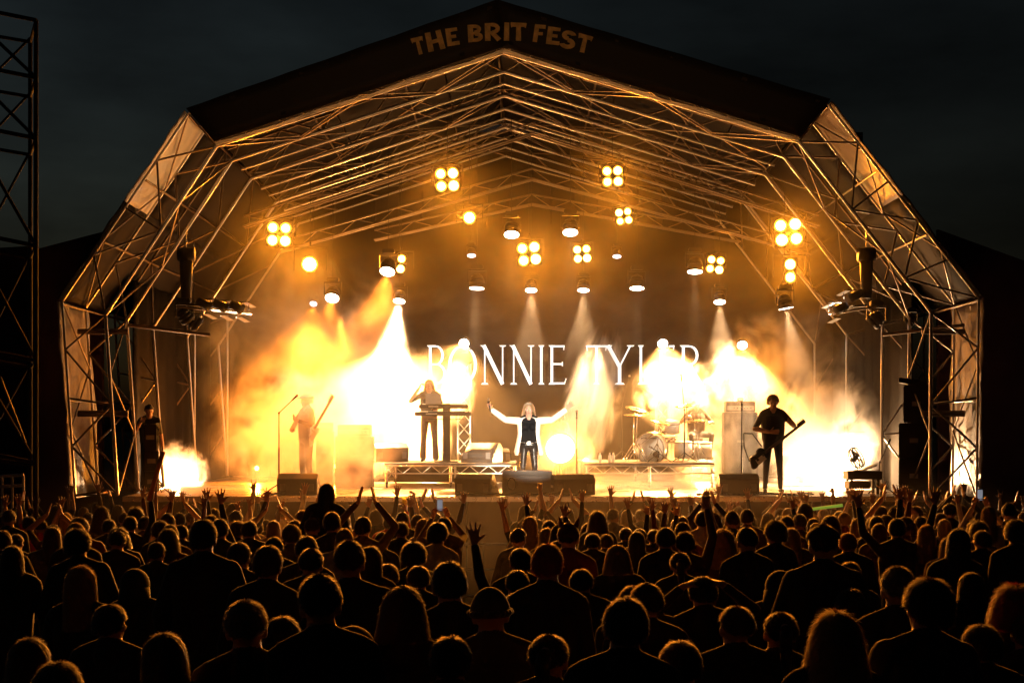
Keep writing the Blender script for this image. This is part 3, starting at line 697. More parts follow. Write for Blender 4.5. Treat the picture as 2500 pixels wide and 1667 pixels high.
def wedge(px0, px1, py0, py1, Y, lab, rz=0, m='wedge', z=None, flip=False):
    w_ = (px1-px0)*Y/F; z = FZ if z is None else z; h = (py1-py0)*Y/F; cx = P((px0+px1)/2, 0, Y).x
    e = empty('stage_monitor', (cx, Y, z), lab, 'monitor speaker', 'wedge monitors'); e.rotation_euler = (0, 0, R(rz))
    prof = [(0, 0), (-.02, h*.76), (.13, h), (.25, h), (.62, h*.18), (.62, 0)]
    if flip: prof = [(.62-y, zz) for y, zz in prof][::-1]
    bm = bmesh.new(); a = [bm.verts.new((-w_/2, y, zz)) for y, zz in prof]; b = [bm.verts.new((w_/2, y, zz)) for y, zz in prof]
    bm.faces.new(a[::-1]); bm.faces.new(b)
    for i in range(len(prof)): j = (i+1) % len(prof); bm.faces.new([a[i], a[j], b[j], b[i]])
    bmesh.ops.bevel(bm, geom=bm.edges[:], offset=.008, segments=2, affect='EDGES'); from_bm('cabinet', bm, M[m], e)
    for s in (-1, 1):
        bm = bmesh.new(); bx(bm, (s*(w_/2+.002), .17, h*.42), (.012, .16, .05)); from_bm('handle', bm, M['paper'], e)
        bm = bmesh.new(); bx(bm, (s*w_*.36, -.022 if not flip else -.001, h*.36), (.10, .012, .14)); from_bm('connector_plate', bm, M['greycab'], e)
    y0, y1 = (.255, .615) if not flip else (.005, .365)
    za, zb = (h*.98, h*.19) if not flip else (h*.19, h*.98)
    sheet('grille', [[(x, y0+.01*0, za+.012) for x in np.linspace(-w_*.45, w_*.45, 6)], [(x, y1, zb+.012) for x in np.linspace(-w_*.45, w_*.45, 6)]], M['grille'], e, thick=.006)
wedge(676, 774, 1153, 1204, 30.6, 'wedge monitor in front of the left guitarist, glowing amber')
wedge(1109, 1200, 1156, 1207, 30.5, 'left wedge of the centre trio of monitors', -14)
wedge(1226, 1348, 1149, 1207, 30.7, 'grey middle wedge of the centre trio in front of the singer', 0, 'greycab')
wedge(1352, 1455, 1158, 1208, 30.5, 'right wedge of the centre trio of monitors', 12)
wedge(1757, 1854, 1159, 1210, 30.5, 'wedge monitor in front of the bass player and mic stand')
wedge(1122, 1205, 1081, 1128, 34.6, 'orange lit wedge monitor on the keyboard riser', -20, 'wedge', RZ, True)
wedge(1208, 1245, 1096, 1128, 35.4, 'small dark speaker behind the keyboard riser wedge', 10, 'wedge', RZ)
wedge(915, 1000, 1084, 1130, 35.0, 'rounded floor speaker at the left end of the keyboard riser', 24, 'wedge', RZ)
def amp(px0, px1, ytop, ysplit, Y, lab, m='black', legs=0):
    w_ = (px1-px0)*Y/F; cx = P((px0+px1)/2, 0, Y).x; ht = P(0, ytop, Y).z-FZ; hs = P(0, ysplit, Y).z-FZ
    e = empty('amplifier_stack', (cx, Y, FZ), lab, 'amplifier', 'amplifier stacks')
    bm = bmesh.new(); bx(bm, (0, .2, hs/2), (w_, .4, hs), bev=.015); from_bm('speaker_cabinet', bm, M[m], e)
    bm = bmesh.new(); bx(bm, (0, -.003, hs*.5), (w_*.9, .01, hs*.88)); from_bm('grille', bm, M['grille'], e)
    bm = bmesh.new(); bx(bm, (0, .2, hs+.004+(ht-hs)/2), (w_*.88, .3, ht-hs), bev=.012); from_bm('amp_head', bm, M[m], e)
    bm = bmesh.new(); bx(bm, (0, .046, hs+(ht-hs)*.4), (w_*.8, .008, (ht-hs)*.4)); from_bm('control_panel', bm, M['greycab'], e)
    for k in range(7):
        bm = bmesh.new(); cylp(bm, (w_*(-.3+.1*k), .045, hs+(ht-hs)*.4), (w_*(-.3+.1*k), .022, hs+(ht-hs)*.4), .014); from_bm('knob', bm, M['chrome'], e)
    for s in (-1, 1):
        bm = bmesh.new(); bx(bm, (s*(w_/2+.006), .2, hs*.62), (.014, .13, .07)); from_bm('handle', bm, M['greycab'], e)
    bm = bmesh.new(); bx(bm, (0, -.012, hs*.62), (w_*.22, .008, .05)); from_bm('badge', bm, M['greycab'], e)
amp(818, 910, 1037, 1065, 34.0, 'wide guitar amplifier stack with separate head, bleached by smoke')
amp(771, 812, 1032, 1052, 34.3, 'narrow amplifier stack close behind the left guitarist')
amp(1768, 1850, 980, 1006, 33.6, 'tall bass stack with amplifier head, smoke drifting over its grille')
bm = bmesh.new(); 
e = empty('tuner_unit', (P(1808, 0, 33.7).x, 33.75, P(0, 980, 33.6).z+.006), 'small boxy unit on top of the bass stack', 'tuner'); bx(bm, (0, 0, .035), (.11, .09, .07)); from_bm('case', bm, M['greycab'], e)
bm = bmesh.new(); bx(bm, (0, -.047, .04), (.08, .004, .035)); from_bm('display', bm, M['paper'], e)
def mic_stand(px, ytop, Y, lab, z=None, boom=None, lean=0):
    z = FZ if z is None else z; b = Vector((P(px, 0, Y).x, Y, z)); e = empty('mic_stand', b, lab, 'microphone stand', 'microphone stands'); h = P(0, ytop, Y).z-z
    top = Vector((lean, 0, h)); bar('pole', (0, 0, .1), top, .011, M['black'], e); bar('pole_sleeve', (0, 0, .1), top*.55+Vector((0, 0, .04)), .017, M['black'], e)
    for a in (90, 210, 330): bar('leg', (0, 0, .2), (.3*math.cos(R(a)), .3*math.sin(R(a)), .012), .012, M['black'], e)
    tip = top
    if boom is not None:
        tip = P(boom[0], boom[1], Y)-b; bar('boom', top, tip, .009, M['black'], e)
    bm = bmesh.new(); sph(bm, top, (.025, .025, .025), 1); from_bm('clutch', bm, M['black'], e)
    d = (tip-(top if boom else Vector((0, 0, 0)))).normalized()
    bm = bmesh.new(); cylp(bm, tip, tip+d*.12, .012, .02); from_bm('microphone', bm, M['black'], e)
    bm = bmesh.new(); sph(bm, tip+d*.14, (.028, .028, .028), 2); from_bm('mic_head', bm, M['greycab'], e)
mic_stand(681, 1008, 31.0, 'boom microphone stand left of the capped guitarist', boom=(712, 978))
mic_stand(1811, 1000, 31.4, 'straight microphone stand in front of the bass stack')
mic_stand(1408, 1020, 33.6, 'short microphone stand right of the singer beside the smoke column')
mic_stand(386, 1060, 31.2, 'black tripod stand at the left stage corner')
mic_stand(1518, 990, 37.6, 'overhead boom microphone at the left side of the drums', RZ, boom=(1533, 932))
mic_stand(1671, 1000, 35.6, 'overhead microphone stand at the right of the drums', RZ, boom=(1664, 930))
mic_stand(1608, 1103, 34.9, 'low boom microphone aimed at the bass drum', RZ, boom=(1600, 1098))
# drum kit
dk_ = empty('drum_kit', P(1590, 1131, 35.6), 'drum kit with large pale bass drum head and bronze cymbals', 'drum kit'); dk_.location.z = RZ; DO = Vector(dk_.location)
def dp(px, py, Y): return P(px, py, Y)-DO
def drum(name, c, axis, r, dep, shell='drum', tp='drumhead'):
    a = Vector(axis).normalized(); bm = bmesh.new(); cylp(bm, c-a*dep/2, c+a*dep/2, r, r, 36); s = from_bm(name, bm, M[shell], dk_)
    bm = bmesh.new(); cylp(bm, c+a*(dep/2+.001), c+a*(dep/2+.008), r*.96, r*.96, 36); from_bm('drum_head', bm, M[tp], s)
    for k in (-1, 1):
        bm = bmesh.new(); q = a.to_track_quat('Z', 'Y').to_matrix(); cc = c+a*(dep/2-.012)*k
        for i in range(36):
            t0, t1 = 2*math.pi*i/36, 2*math.pi*(i+1)/36; cylp(bm, cc+q @ Vector((r*1.02*math.cos(t0), r*1.02*math.sin(t0), 0)), cc+q @ Vector((r*1.02*math.cos(t1), r*1.02*math.sin(t1), 0)), .013, n=6)
        from_bm('hoop', bm, M['chrome'], s)
    return s
bdm = drum('bass_drum', dp(1590, 1094, 35.9), (-.35, -1, 0), .325, .42)
bm = bmesh.new(); q = Vector((-.35, -1, 0)).normalized(); c0 = dp(1590, 1094, 35.9)+q*.222; sx = Vector((1, -.35, 0)).normalized()
for k in range(12):      # small maker's lettering band, too blurred to read
    x = -.17+.03*k; bx(bm, c0+sx*x+Vector((0, 0, .225))+q*.002, (.016, .003, .022+.012*((k*7) % 3 == 0)))
bandm = from_bm('maker_band', bm, M['black'], bdm)
bm = bmesh.new(); cylp(bm, c0+sx*.17+Vector((0, 0, -.13)), c0+sx*.17+Vector((0, 0, -.13))+q*.006, .075, .075, 20); from_bm('port_hole', bm, M['black'], bdm)
drum('rack_tom', dp(1641, 1042, 36.0), (.05, -.35, 1), .165, .24); drum('floor_tom', dp(1668, 1098, 36.2), (0, -.05, 1), .20, .36); drum('snare_drum', dp(1632, 1072, 36.7), (0, -.1, 1), .18, .15, 'chrome'); drum('floor_tom', dp(1716, 1100, 36.6), (0, -.05, 1), .21, .38)
def cymbal(px, py, Y, r, tilt, roll, foot):
    c = dp(px, py, Y); q = Matrix.Rotation(R(tilt), 3, 'X') @ Matrix.Rotation(R(roll), 3, 'Y'); bm = bmesh.new()
    prof = [(0, .03), (r*.14, .026), (r*.2, .008), (r*.6, .0), (r, -.016), (r, -.019), (r*.6, -.004), (r*.15, .004), (0, .01)]
    n = 32; rings = [[bm.verts.new(c+q @ Vector((max(rr, .002)*math.cos(2*math.pi*i/n), max(rr, .002)*math.sin(2*math.pi*i/n), z))) for i in range(n)] for rr, z in prof]
    for a, b in zip(rings, rings[1:]):
        for i in range(n): bm.faces.new([a[i], a[(i+1) % n], b[(i+1) % n], b[i]])
    from_bm('cymbal', bm, M['cymbal'], dk_, smooth=True)
    f = dp(foot, 1131, Y); f.z = 0; bm = bmesh.new(); cylp(bm, c, (f.x, f.y, .35), .011); 
    for a in (80, 200, 320): cylp(bm, (f.x, f.y, .4), (f.x+.26*math.cos(R(a)), f.y+.26*math.sin(R(a)), .01), .011)
    from_bm('cymbal_stand', bm, M['chrome'], dk_)
cymbal(1556, 999, 35.6, .27, 12, 14, 1553); cymbal(1612, 1030, 35.4, .22, 10, 12, 1604); cymbal(1548, 1012, 36.4, .24, 6, 3, 1546); cymbal(1676, 988, 36.4, .26, 10, -8, 1680); cymbal(1600, 1055, 35.4, .20, 4, 6, 1560); cymbal(1694, 1026, 35.8, .24, 8, -6, 1704)
st = empty('drum_stool', (P(1700, 0, 37.2).x, 37.28, RZ), 'round drum stool behind the kit', 'stool'); bm = bmesh.new(); cylp(bm, (0, 0, .43), (0, 0, .50), .17, n=24); from_bm('seat', bm, M['black'], st)
for a in (90, 210, 330): bar('leg', (0, 0, .42), (.24*math.cos(R(a)), .24*math.sin(R(a)), .015), .014, M['chrome'], st)
# bottles on the riser edge
for k, px in enumerate((1465, 1489, 1498)):
    e = empty('water_bottle', (P(px, 0, 34.5).x, 34.5+.05*k, RZ), ['water bottle standing alone near the left end of the drum riser', 'water bottle, left one of a close pair on the drum riser', 'water bottle, right one of a close pair on the drum riser'][k], 'bottle', 'water bottles on the drum riser')
    bm = bmesh.new(); cylp(bm, (0, 0, 0), (0, 0, .15), .034, .034, 16); cylp(bm, (0, 0, .15), (0, 0, .19), .034, .014, 16); from_bm('bottle_body', bm, M['bottle'], e)
    bm = bmesh.new(); cylp(bm, (0, 0, .19), (0, 0, .215), .015, .015, 12); from_bm('bottle_cap', bm, M['paper'], e)
# keyboards
for (x0, x1, py, Y, lab) in ((1022, 1142, 992, 35.0, 'upper keyboard on the two tier stand'), (1012, 1150, 1010, 34.9, 'lower longer keyboard on the two tier stand')):
    c = P((x0+x1)/2, py, Y); w_ = (x1-x0)*Y/F; e = empty('keyboard', c, lab, 'keyboard', 'keyboards on the riser')
    bm = bmesh.new(); bx(bm, (0, .16, 0), (w_, .32, .085), bev=.012); from_bm('case', bm, M['black'], e)
    bm = bmesh.new(); bx(bm, (0, .24, .052), (w_*.86, .13, .02)); from_bm('keybed', bm, M['paper'], e)
    bm = bmesh.new(); bx(bm, (-w_*.2, -.003, .0), (w_*.2, .006, .03)); from_bm('rear_label', bm, M['greycab'], e)
    for k in range(4):
        bm = bmesh.new(); cylp(bm, (w_*(.02+.03*k), .08, .045), (w_*(.02+.03*k), .08, .065), .010); from_bm('knob', bm, M['chrome'], e)
e = empty('keyboard_stand', (P(1090, 0, 35.05).x, 35.05, RZ), 'dark column stand carrying both keyboards', 'keyboard stand'); h = P(0, 985, 35.05).z-RZ
bm = bmesh.new(); bx(bm, (.0, .05, h/2), (.16, .10, h), bev=.01); from_bm('column', bm, M['black'], e)
for z in (P(0, 1000, 35).z-RZ-.045, P(0, 1020, 35).z-RZ-.03):
    bm = bmesh.new(); bx(bm, (0, .12, z), (.8, .3, .02)); from_bm('bracket', bm, M['black'], e)
bm = bmesh.new(); bx(bm, (0, .08, .015), (.5, .5, .03)); from_bm('foot', bm, M['black'], e)
e = empty('laptop', P(1058, 984, 34.95), 'open laptop standing above the keyboards', 'laptop'); bm = bmesh.new(); bx(bm, (0, .12, -.015), (.34, .24, .018)); from_bm('laptop_base', bm, M['greycab'], e)
bm = bmesh.new(); bx(bm, (0, 0, .10), (.34, .012, .22)); from_bm('laptop_lid', bm, M['greycab'], e)
# side fills
def stack(px0, px1, ysplit, ytop, Y, lab):
    w_ = (px1-px0)*Y/F; cx = P((px0+px1)/2, 0, Y).x; e = empty('side_fill_stack', (cx, Y, FZ), lab, 'speaker stack', 'side fill speaker stacks'); hs = P(0, ysplit, Y).z-FZ; ht = P(0, ytop, Y).z-FZ
    s = 1 if cx > 0 else -1; e.rotation_euler = (0, 0, R(-15*s))
    for i, (a, b, k) in enumerate(((0, hs/2, 1), (hs/2, hs, 1), (hs, ht-.12, .84))):
        bm = bmesh.new(); bx(bm, (s*w_*(1-k)/2, .35, (a+b)/2), (w_*k, .7, b-a-.006), bev=.012); from_bm('cabinet', bm, M['black'], e)
        bm = bmesh.new(); bx(bm, (s*w_*(1-k)/2-s*(w_*k/2+.004), .35, (a+b)/2), (.012, .6, (b-a)*.9)); from_bm('grille', bm, M['grille'], e)
        bm = bmesh.new(); bx(bm, (s*w_*(1-k)/2, -.004, (a+b)/2), (.16, .012, .09)); from_bm('handle', bm, M['greycab'], e)
    bm = bmesh.new(); bx(bm, (s*w_*.05-s*.05, .35, ht-.06), (w_*.95, .6, .1), rot=Matrix.Rotation(R(8*s), 3, 'Y'), bev=.01); from_bm('top_speaker', bm, M['black'], e)
stack(2196, 2266, 1032, 924, 31.2, 'tall black side fill speaker stack at the right end of the stage')
stack(352, 387, 1100, 1020, 32.0, 'narrow side fill speaker stack at the left end of the stage, edge lit')
# mixing table with fan and mic at right
tb = empty('mixing_table', (P(2120, 0, 30.9).x, 30.9, FZ), 'small monitor mixing table on legs at the right stage corner', 'table'); h = P(0, 1150, 30.9).z-FZ; w_ = 84*30.9/F
bm = bmesh.new(); bx(bm, (-.05, .3, h-.08), (w_, .5, .16), bev=.01); from_bm('console', bm, M['black'], tb)
bm = bmesh.new(); bx(bm, (.03, .25, h+.05), (.34, .3, .03), rot=Matrix.Rotation(R(-22), 3, 'Y')); from_bm('tilted_panel', bm, M['greycab'], tb)
bm = bmesh.new(); bx(bm, (-.15, .3, h-.27), (w_*.62, .46, .14), bev=.01); from_bm('drawer_unit', bm, M['black'], tb)
for sx in (-1, 1):
    for y in (.1, .5):
        bm = bmesh.new(); bx(bm, (sx*w_*.38-.05, y, (h-.16)/2), (.05, .05, h-.16)); from_bm('leg', bm, M['black'], tb)
fn = empty('desk_fan', (P(2098, 0, 31.0).x, 31.1, FZ+h), 'tilted round desk fan standing on the mixing table', 'fan'); q = Matrix.Rotation(R(52), 3, 'Z') @ Matrix.Rotation(R(-24), 3, 'X')
c = q @ Vector((0, 0, 0))+Vector((0, 0, .27))
for y_, r_ in ((0, .2), (.05, .21), (.1, .19)):
    bm = bmesh.new()
    for i in range(32):
        t0, t1 = 2*math.pi*i/32, 2*math.pi*(i+1)/32; cylp(bm, c+q @ Vector((r_*math.cos(t0), y_, r_*math.sin(t0))), c+q @ Vector((r_*math.cos(t1), y_, r_*math.sin(t1))), .013, n=6)
    from_bm('cage_ring', bm, M['black'], fn)
bm = bmesh.new()
for i in range(24):
    t = 2*math.pi*i/24; cylp(bm, c+q @ Vector((.04*math.cos(t), -.01, .04*math.sin(t))), c+q @ Vector((.2*math.cos(t), 0, .2*math.sin(t))), .004, n=4)
from_bm('cage_wires', bm, M['chrome'], fn)
for i in range(4):
    t = math.pi/2*i+.4; rows = [[c+q @ Vector((rr*math.cos(t+dt), .05+.03*dt, rr*math.sin(t+dt))) for rr in (.04, .12, .17)] for dt in (-.3, 0, .3)]
    sheet('blade', rows, M['black'], fn, thick=.004)
bm = bmesh.new(); cylp(bm, c+q @ Vector((0, .02, 0)), c+q @ Vector((0, .16, 0)), .05, .04, 14); cylp(bm, c+q @ Vector((0, .12, 0)), (0, .05, .02), .014); cylp(bm, (0, .05, 0), (0, .05, .025), .10, .08, 20); from_bm('motor_and_base', bm, M['black'], fn)
mic_stand(2148, 1128, 31.1, 'small boom microphone leaning over the mixing table', z=FZ, boom=(2165, 1090))
# cables on the deck
def cable(pts, lab, r=.012):
    P0 = Vector(pts[0]); out = []
    for i in range(len(pts)-1):
        p0 = Vector(pts[max(i-1, 0)]); p1 = Vector(pts[i]); p2 = Vector(pts[i+1]); p3 = Vector(pts[min(i+2, len(pts)-1)])
        for k in range(6):
            t = k/6; out.append(.5*((2*p1)+(p2-p0)*t+(2*p0-5*p1+4*p2-p3)*t*t+(3*p1-p0-3*p2+p3)*t**3))
    bm = bmesh.new(); tube(bm, out, r, 6); o = from_bm('cable', bm, M['black']); tag(o, lab, 'cable', 'cables on the stage floor')
z = FZ+.014
for k, (x0, x1, lab) in enumerate(((640, 700, 'pair of cables trailing left of the first wedge'), (1115, 1260, 'tangle of cable in front of the left centre wedge'), (1240, 1420, 'cable run in front of the middle wedge'), (1700, 1990, 'long cable run along the right stage edge'), (2180, 2260, 'cable looping by the right speaker stack'))):
    for j in range(2):
        n = 7; cable([(P(x0+(x1-x0)*i/n, 0, 30.3).x, 30.22+.12*j+.10*math.sin(i*2.3+k+j*1.7), z+.02*j+(.02 if i % 3 == 1 else 0)) for i in range(n+1)], lab+(', nearer strand' if j == 0 else ', farther strand'))
bm = bmesh.new()
pts = [P(1250+4*math.cos(t*.9)+8*math.sin(t), 1180+14*math.cos(t*1.1), 30.42) for t in np.linspace(0, 6.2, 18)]
tube(bm, pts, .011, 6); o = from_bm('cable', bm, M['black']); tag(o, 'cable loop hooked on the middle wedge monitor', 'cable', 'cables on the stage floor')
# hoists and lamp clusters on both sides
def hoist(px, py, Y, lab, s):
    p = D(px, py, Y); e = empty('chain_hoist', p, lab, 'hoist', 'chain hoists with lamp clusters')
    bm = bmesh.new(); cylp(bm, (-.16, 0, .0), (.16, 0, .0), .14, .14, 20); from_bm('motor', bm, M['black'], e)
    bm = bmesh.new(); cylp(bm, (0, 0, -.85), (0, 0, -.12), .10, .13, 18); from_bm('chain_bag', bm, M['black'], e)
    bar('chain', (0, 0, .15), (0, 0, max(.5, roof_side(p.x)-p.z)), .012, M['alu'], e)
    ln_ = 1.25 if s > 0 else .7
    bar('lamp_bar', (-.2*s, 0, -1.02), (ln_*s, .2, -1.16), .02, M['aludark'], e)
    bm = bmesh.new(); bx(bm, (s*ln_*.45, .1, -1.02), (ln_*.9, .25, .035), rot=Matrix.Rotation(R(5*s), 3, 'Y')); from_bm('lamp_tray', bm, M['black'], e)
    return p
def roof_side(x):
    for a, b in zip(INN, INN[1:]):
        if b[0]-a[0] > .2 and a[0] <= x <= b[0]: return a[1]+(b[1]-a[1])*(x-a[0])/(b[0]-a[0])
    return 7
hp = hoist(428, 585, 31.6, 'black chain hoist and chain bag hanging in the left haunch', 1)
hq = hoist(1990, 585, 31.6, 'black chain hoist and chain bag hanging in the right haunch', -1)
def par(p, aim, lab, flap='paper'):
    e = empty('barn_door_lamp', p, lab, 'stage light', 'barn door lamps on side hoists'); d = (Vector(aim)-Vector(p)).normalized(); q = d.to_track_quat('-Y', 'Z').to_matrix()
    bm = bmesh.new(); cylp(bm, q @ Vector((0, .26, 0)), q @ Vector((0, 0, 0)), .07, .11, 16); from_bm('lamp_can', bm, M['black'], e)
    bm = bmesh.new(); cylp(bm, q @ Vector((0, -.0, 0)), q @ Vector((0, .006, 0)), .09, .09, 16); from_bm('lens', bm, M['lens_small'], e)
    for (u, v, rx) in ((0, .13, 0), (0, -.13, 0)):
        bm = bmesh.new(); bx(bm, (0, -.11, v*1.25), (.21, .22, .008)); 
        for vv in bm.verts: vv.co = q @ vv.co
        from_bm('barn_door', bm, M[flap], e)
    bm = bmesh.new(); bx(bm, (0, .1, .16), (.25, .03, .02)); bx(bm, (-.125, .1, .08), (.015, .03, .17)); bx(bm, (.125, .1, .08), (.015, .03, .17))
    from_bm('yoke', bm, M['black'], e)
    l = spot('barn_light', Vector(p)+d*.04, aim, (1, .8, .55), 60*HDK*6, 60, .5, .05, e)
for k in range(3):
    par(hp+Vector((.45+.32*k, -.02, -1.02-.03*k)), hp+Vector((6, 4, -4)), ['inner', 'middle', 'outer'][k]+' white flapped lamp on the left hoist tray, counted from the chain bag')
for k in range(2):
    par(hq+Vector((-.3-.3*k, 0, -.85-.25*k)), hq+Vector((-6, 4, -4)), ['inner', 'outer'][k]+' white flapped lamp on the right hoist tray', 'paper')
head(432, 735, 31.8, P(700, 1100, 33), 0, 20, 'unlit moving head hanging under the left hoist', 'blackgloss', s=.95); head(456, 748, 32.4, P(900, 1100, 33), 0, 20, 'unlit moving head tilted right under the left hoist', 'blackgloss', s=.95)
head(2003, 742, 31.8, P(1800, 1100, 33), 0, 20, 'unlit moving head hanging under the right hoist', 'blackgloss', s=1.0)
head(2085, 742, 31.8, P(1900, 1100, 33), 0, 20, 'small unlit moving head at the right truss bend', 'blackgloss', s=.7)
# low cross beams between truss legs
for side, xa, xb in ((-1, 150, 285), (1, 2272, 2388)):
    e = empty('leg_cross_beam', (0, 30.9, 0), ('left' if side < 0 else 'right')+' stage leg cross beams tying the outer and inner truss legs', 'truss beam', 'cross beams in the stage legs')
    for py in (800, 805, 1005, 1012): bar('beam', (P(xa+8, 0, 30).x, 0, P(0, py, 30).z), (P(xb, 0, 30).x, 0, P(0, py, 30).z), .035, M['aludark'], e)
    for py in (806, ): bar('beam', (P(xb, 0, 30).x, 0, P(0, py-20, 30).z), (P(xb-side*190, 0, 30).x, .6, P(0, py, 30).z), .035, M['aludark'], e)
# ------------------------------------------------------------------ people
CL = dict(  # cloth and skin
 black=mat('black_cloth', (.018, .017, .018), .85, noise=.3, nscale=12, bump=.2, sheen=.25),
 deep=mat('deep_black_cloth', (.005, .005, .006), .9, spec=.2, bump=.2),
 navy=mat('navy_cloth', (.02, .025, .05), .85, noise=.3, nscale=12, bump=.2, sheen=.25),
 grey=mat('grey_cloth', (.09, .09, .09), .85, noise=.3, nscale=12, bump=.2, sheen=.25),
 brown=mat('brown_cloth', (.07, .04, .025), .85, noise=.3, nscale=12, bump=.2, sheen=.25),
 maroon=mat('maroon_cloth', (.10, .015, .015), .85, noise=.3, nscale=12, bump=.2, sheen=.25),
 olive=mat('olive_cloth', (.05, .055, .025), .85, noise=.3, nscale=12, bump=.2, sheen=.25),
 cream=mat('cream_cloth', (.55, .48, .36), .8, noise=.15, nscale=12, bump=.2),
 red=mat('bright_red_cloth', (.45, .03, .02), .8, noise=.2, nscale=12, bump=.2),
 denim=mat('denim', (.04, .06, .11), .85, noise=.3, nscale=20, bump=.1),
 white=mat('white_jacket', (.82, .80, .76), .6, noise=.05, nscale=8, bump=.2),
 leather=mat('black_leather', (.015, .015, .015), .25, noise=.2, nscale=10, bump=.25),
 skin=mat('skin', (.42, .24, .17), .5, noise=.08, nscale=25),
 skin2=mat('tanned_skin', (.30, .16, .10), .5, noise=.08, nscale=25),
 shoe=mat('dark_shoe', (.02, .02, .02), .4),
 lip=mat('lips', (.35, .06, .05), .4), eye=mat('dark_eye', (.02, .015, .01), .2), eyew=mat('eye_white', (.7, .68, .65), .3),
)
HR = dict(
 black=mat('black_hair', (.012, .010, .009), .5, noise=.3, nscale=30, transl=.25, sheen=.8),
 dark=mat('dark_brown_hair', (.030, .018, .010), .5, noise=.3, nscale=30, transl=.3, sheen=.8),
 brown=mat('brown_hair', (.08, .045, .02), .5, noise=.3, nscale=30, transl=.35, sheen=.8),
 blond=mat('blond_hair', (.42, .28, .11), .5, noise=.25, nscale=30, transl=.45, sheen=.8),
 grey=mat('grey_hair', (.22, .21, .20), .55, noise=.25, nscale=30, transl=.35, sheen=.8),
 red=mat('red_hair', (.35, .07, .02), .5, noise=.25, nscale=30, transl=.45, sheen=.8),
)
def V(*a): return Vector(a)
class Body:
    def __init__(s): s.prims = []; s.anchor = {}
    def cap(s, p, q, r0, r1, tag): s.prims.append(('c', Vector(p), Vector(q), r0, r1, tag))
    def ell(s, c, r, tag): s.prims.append(('e', Vector(c), Vector(r), 0, 0, tag))
    def hand(s, w, d, n, style, side):
        d = Vector(d).normalized(); n = Vector(n); n = (n-d*n.dot(d)).normalized(); sd = d.cross(n)*side   # thumb side = +sd
        k = w+d*.085
        for u in (-.026, -.008, .010, .028): s.cap(w+sd*u*.55+d*.012, k+sd*u, .017, .0155, 'skin')
        spread = {'open': 19, 'flat': 5, 'fist': 2, 'grip': 3, 'horns': 8, 'relax': 4}[style]
        for i, (u, L_) in enumerate(((.031, .082), (.010, .094), (-.011, .087), (-.031, .070))):
            curl = {'open': 8, 'flat': 4, 'fist': 88, 'grip': 70, 'horns': 8 if i in (0, 3) else 90, 'relax': 28}[style]
            ang = R(spread)*(1.5-i)*.75
            fd = d*math.cos(ang)+sd*math.sin(ang)
            p = k+sd*u; c = R(curl*(1+.25*((i*7) % 3-1)))
            f1 = fd*math.cos(c*.6)+n*math.sin(c*.6); f2 = fd*math.cos(c*1.5)+n*math.sin(c*1.5)
            m_ = p+f1*L_*.5; s.cap(p, m_, .0115, .0105, 'skin'); s.cap(m_, m_+f2*L_*.55, .0105, .0088, 'skin')
        tdir = (sd*.75+d*.65).normalized() if style in ('open', 'flat', 'relax', 'horns') else (sd*.35+d*.5+n*.8).normalized()
        tb = w+sd*.026+d*.02; tm = tb+tdir*.045
        s.cap(tb, tm, .016, .0125, 'skin'); s.cap(tm, tm+(tdir+n*.3).normalized()*.038, .0125, .0095, 'skin')
    def arm(s, side, elbow, wrist, hd, pn, style, sleeve='sleeve', bulk=1.):
        sh = V(side*.185, 0, 1.425)+s.off
        e = Vector(elbow)+s.off; w_ = Vector(wrist)+s.off
        s.cap(sh, e, .058*bulk, .045*bulk, 'top'); s.cap(e, w_.lerp(e, .12), .046*bulk, .034*bulk, sleeve); s.cap(w_.lerp(e, .12), w_, .028, .026, 'skin')
        s.hand(w_, hd, pn, style, side); s.anchor['R' if side > 0 else 'L'] = w_+Vector(hd).normalized()*.10
    def torso(s, off=(0, 0, 0), female=False, thin=1.):
        s.off = Vector(off); o = s.off
        w_ = .9 if female else 1.
        for x in (-.085, 0, .085):
            s.cap(V(x*w_, 0, .98)+o, V(x*w_*1.15, -.005, 1.32)+o, .105*thin, .118*thin*(.95 if female else 1), 'top')
        s.cap(V(-.165*w_, 0, 1.41)+o, V(.165*w_, 0, 1.41)+o, .066, .066, 'top')
        s.cap(V(-.10, .0, 1.46)+o, V(.10, .0, 1.46)+o, .052, .052, 'top')
        if female:
            for x in (-.075, .075): s.ell(V(x, .095, 1.30)+o, (.07, .065, .07), 'top')
        s.cap(V(0, -.015, 1.45)+o, V(0, .008, 1.57)+o, .074, .064, 'skin'); s.cap(V(0, -.03, 1.44)+o, V(0, -.02, 1.505)+o, .088, .078, 'top')
        for x in (-1, 1): s.cap(V(x*.035, -.02, 1.515)+o, V(x*.16, -.005, 1.445)+o, .048, .064, 'top')
        s.ell(V(0, -.005, 1.655)+o, (.078, .097, .098), 'skin')          # skull
        s.ell(V(0, .030, 1.60)+o, (.062, .068, .082), 'skin')             # face and jaw
        s.ell(V(0, .062, 1.545)+o, (.030, .028, .022), 'skin')            # chin
        s.cap(V(0, .092, 1.645)+o, V(0, .113, 1.607)+o, .009, .014, 'skin')  # nose
        s.ell(V(0, .083, 1.664)+o, (.052, .018, .012), 'skin')            # brow
        s.ell(V(0, .088, 1.573)+o, (.024, .012, .010), 'lip')
        for x in (-1, 1):
            s.ell(V(x*.080, -.005, 1.628)+o, (.012, .022, .034), 'skin')
            s.ell(V(x*.040, .075, 1.615)+o, (.022, .02, .02), 'skin')
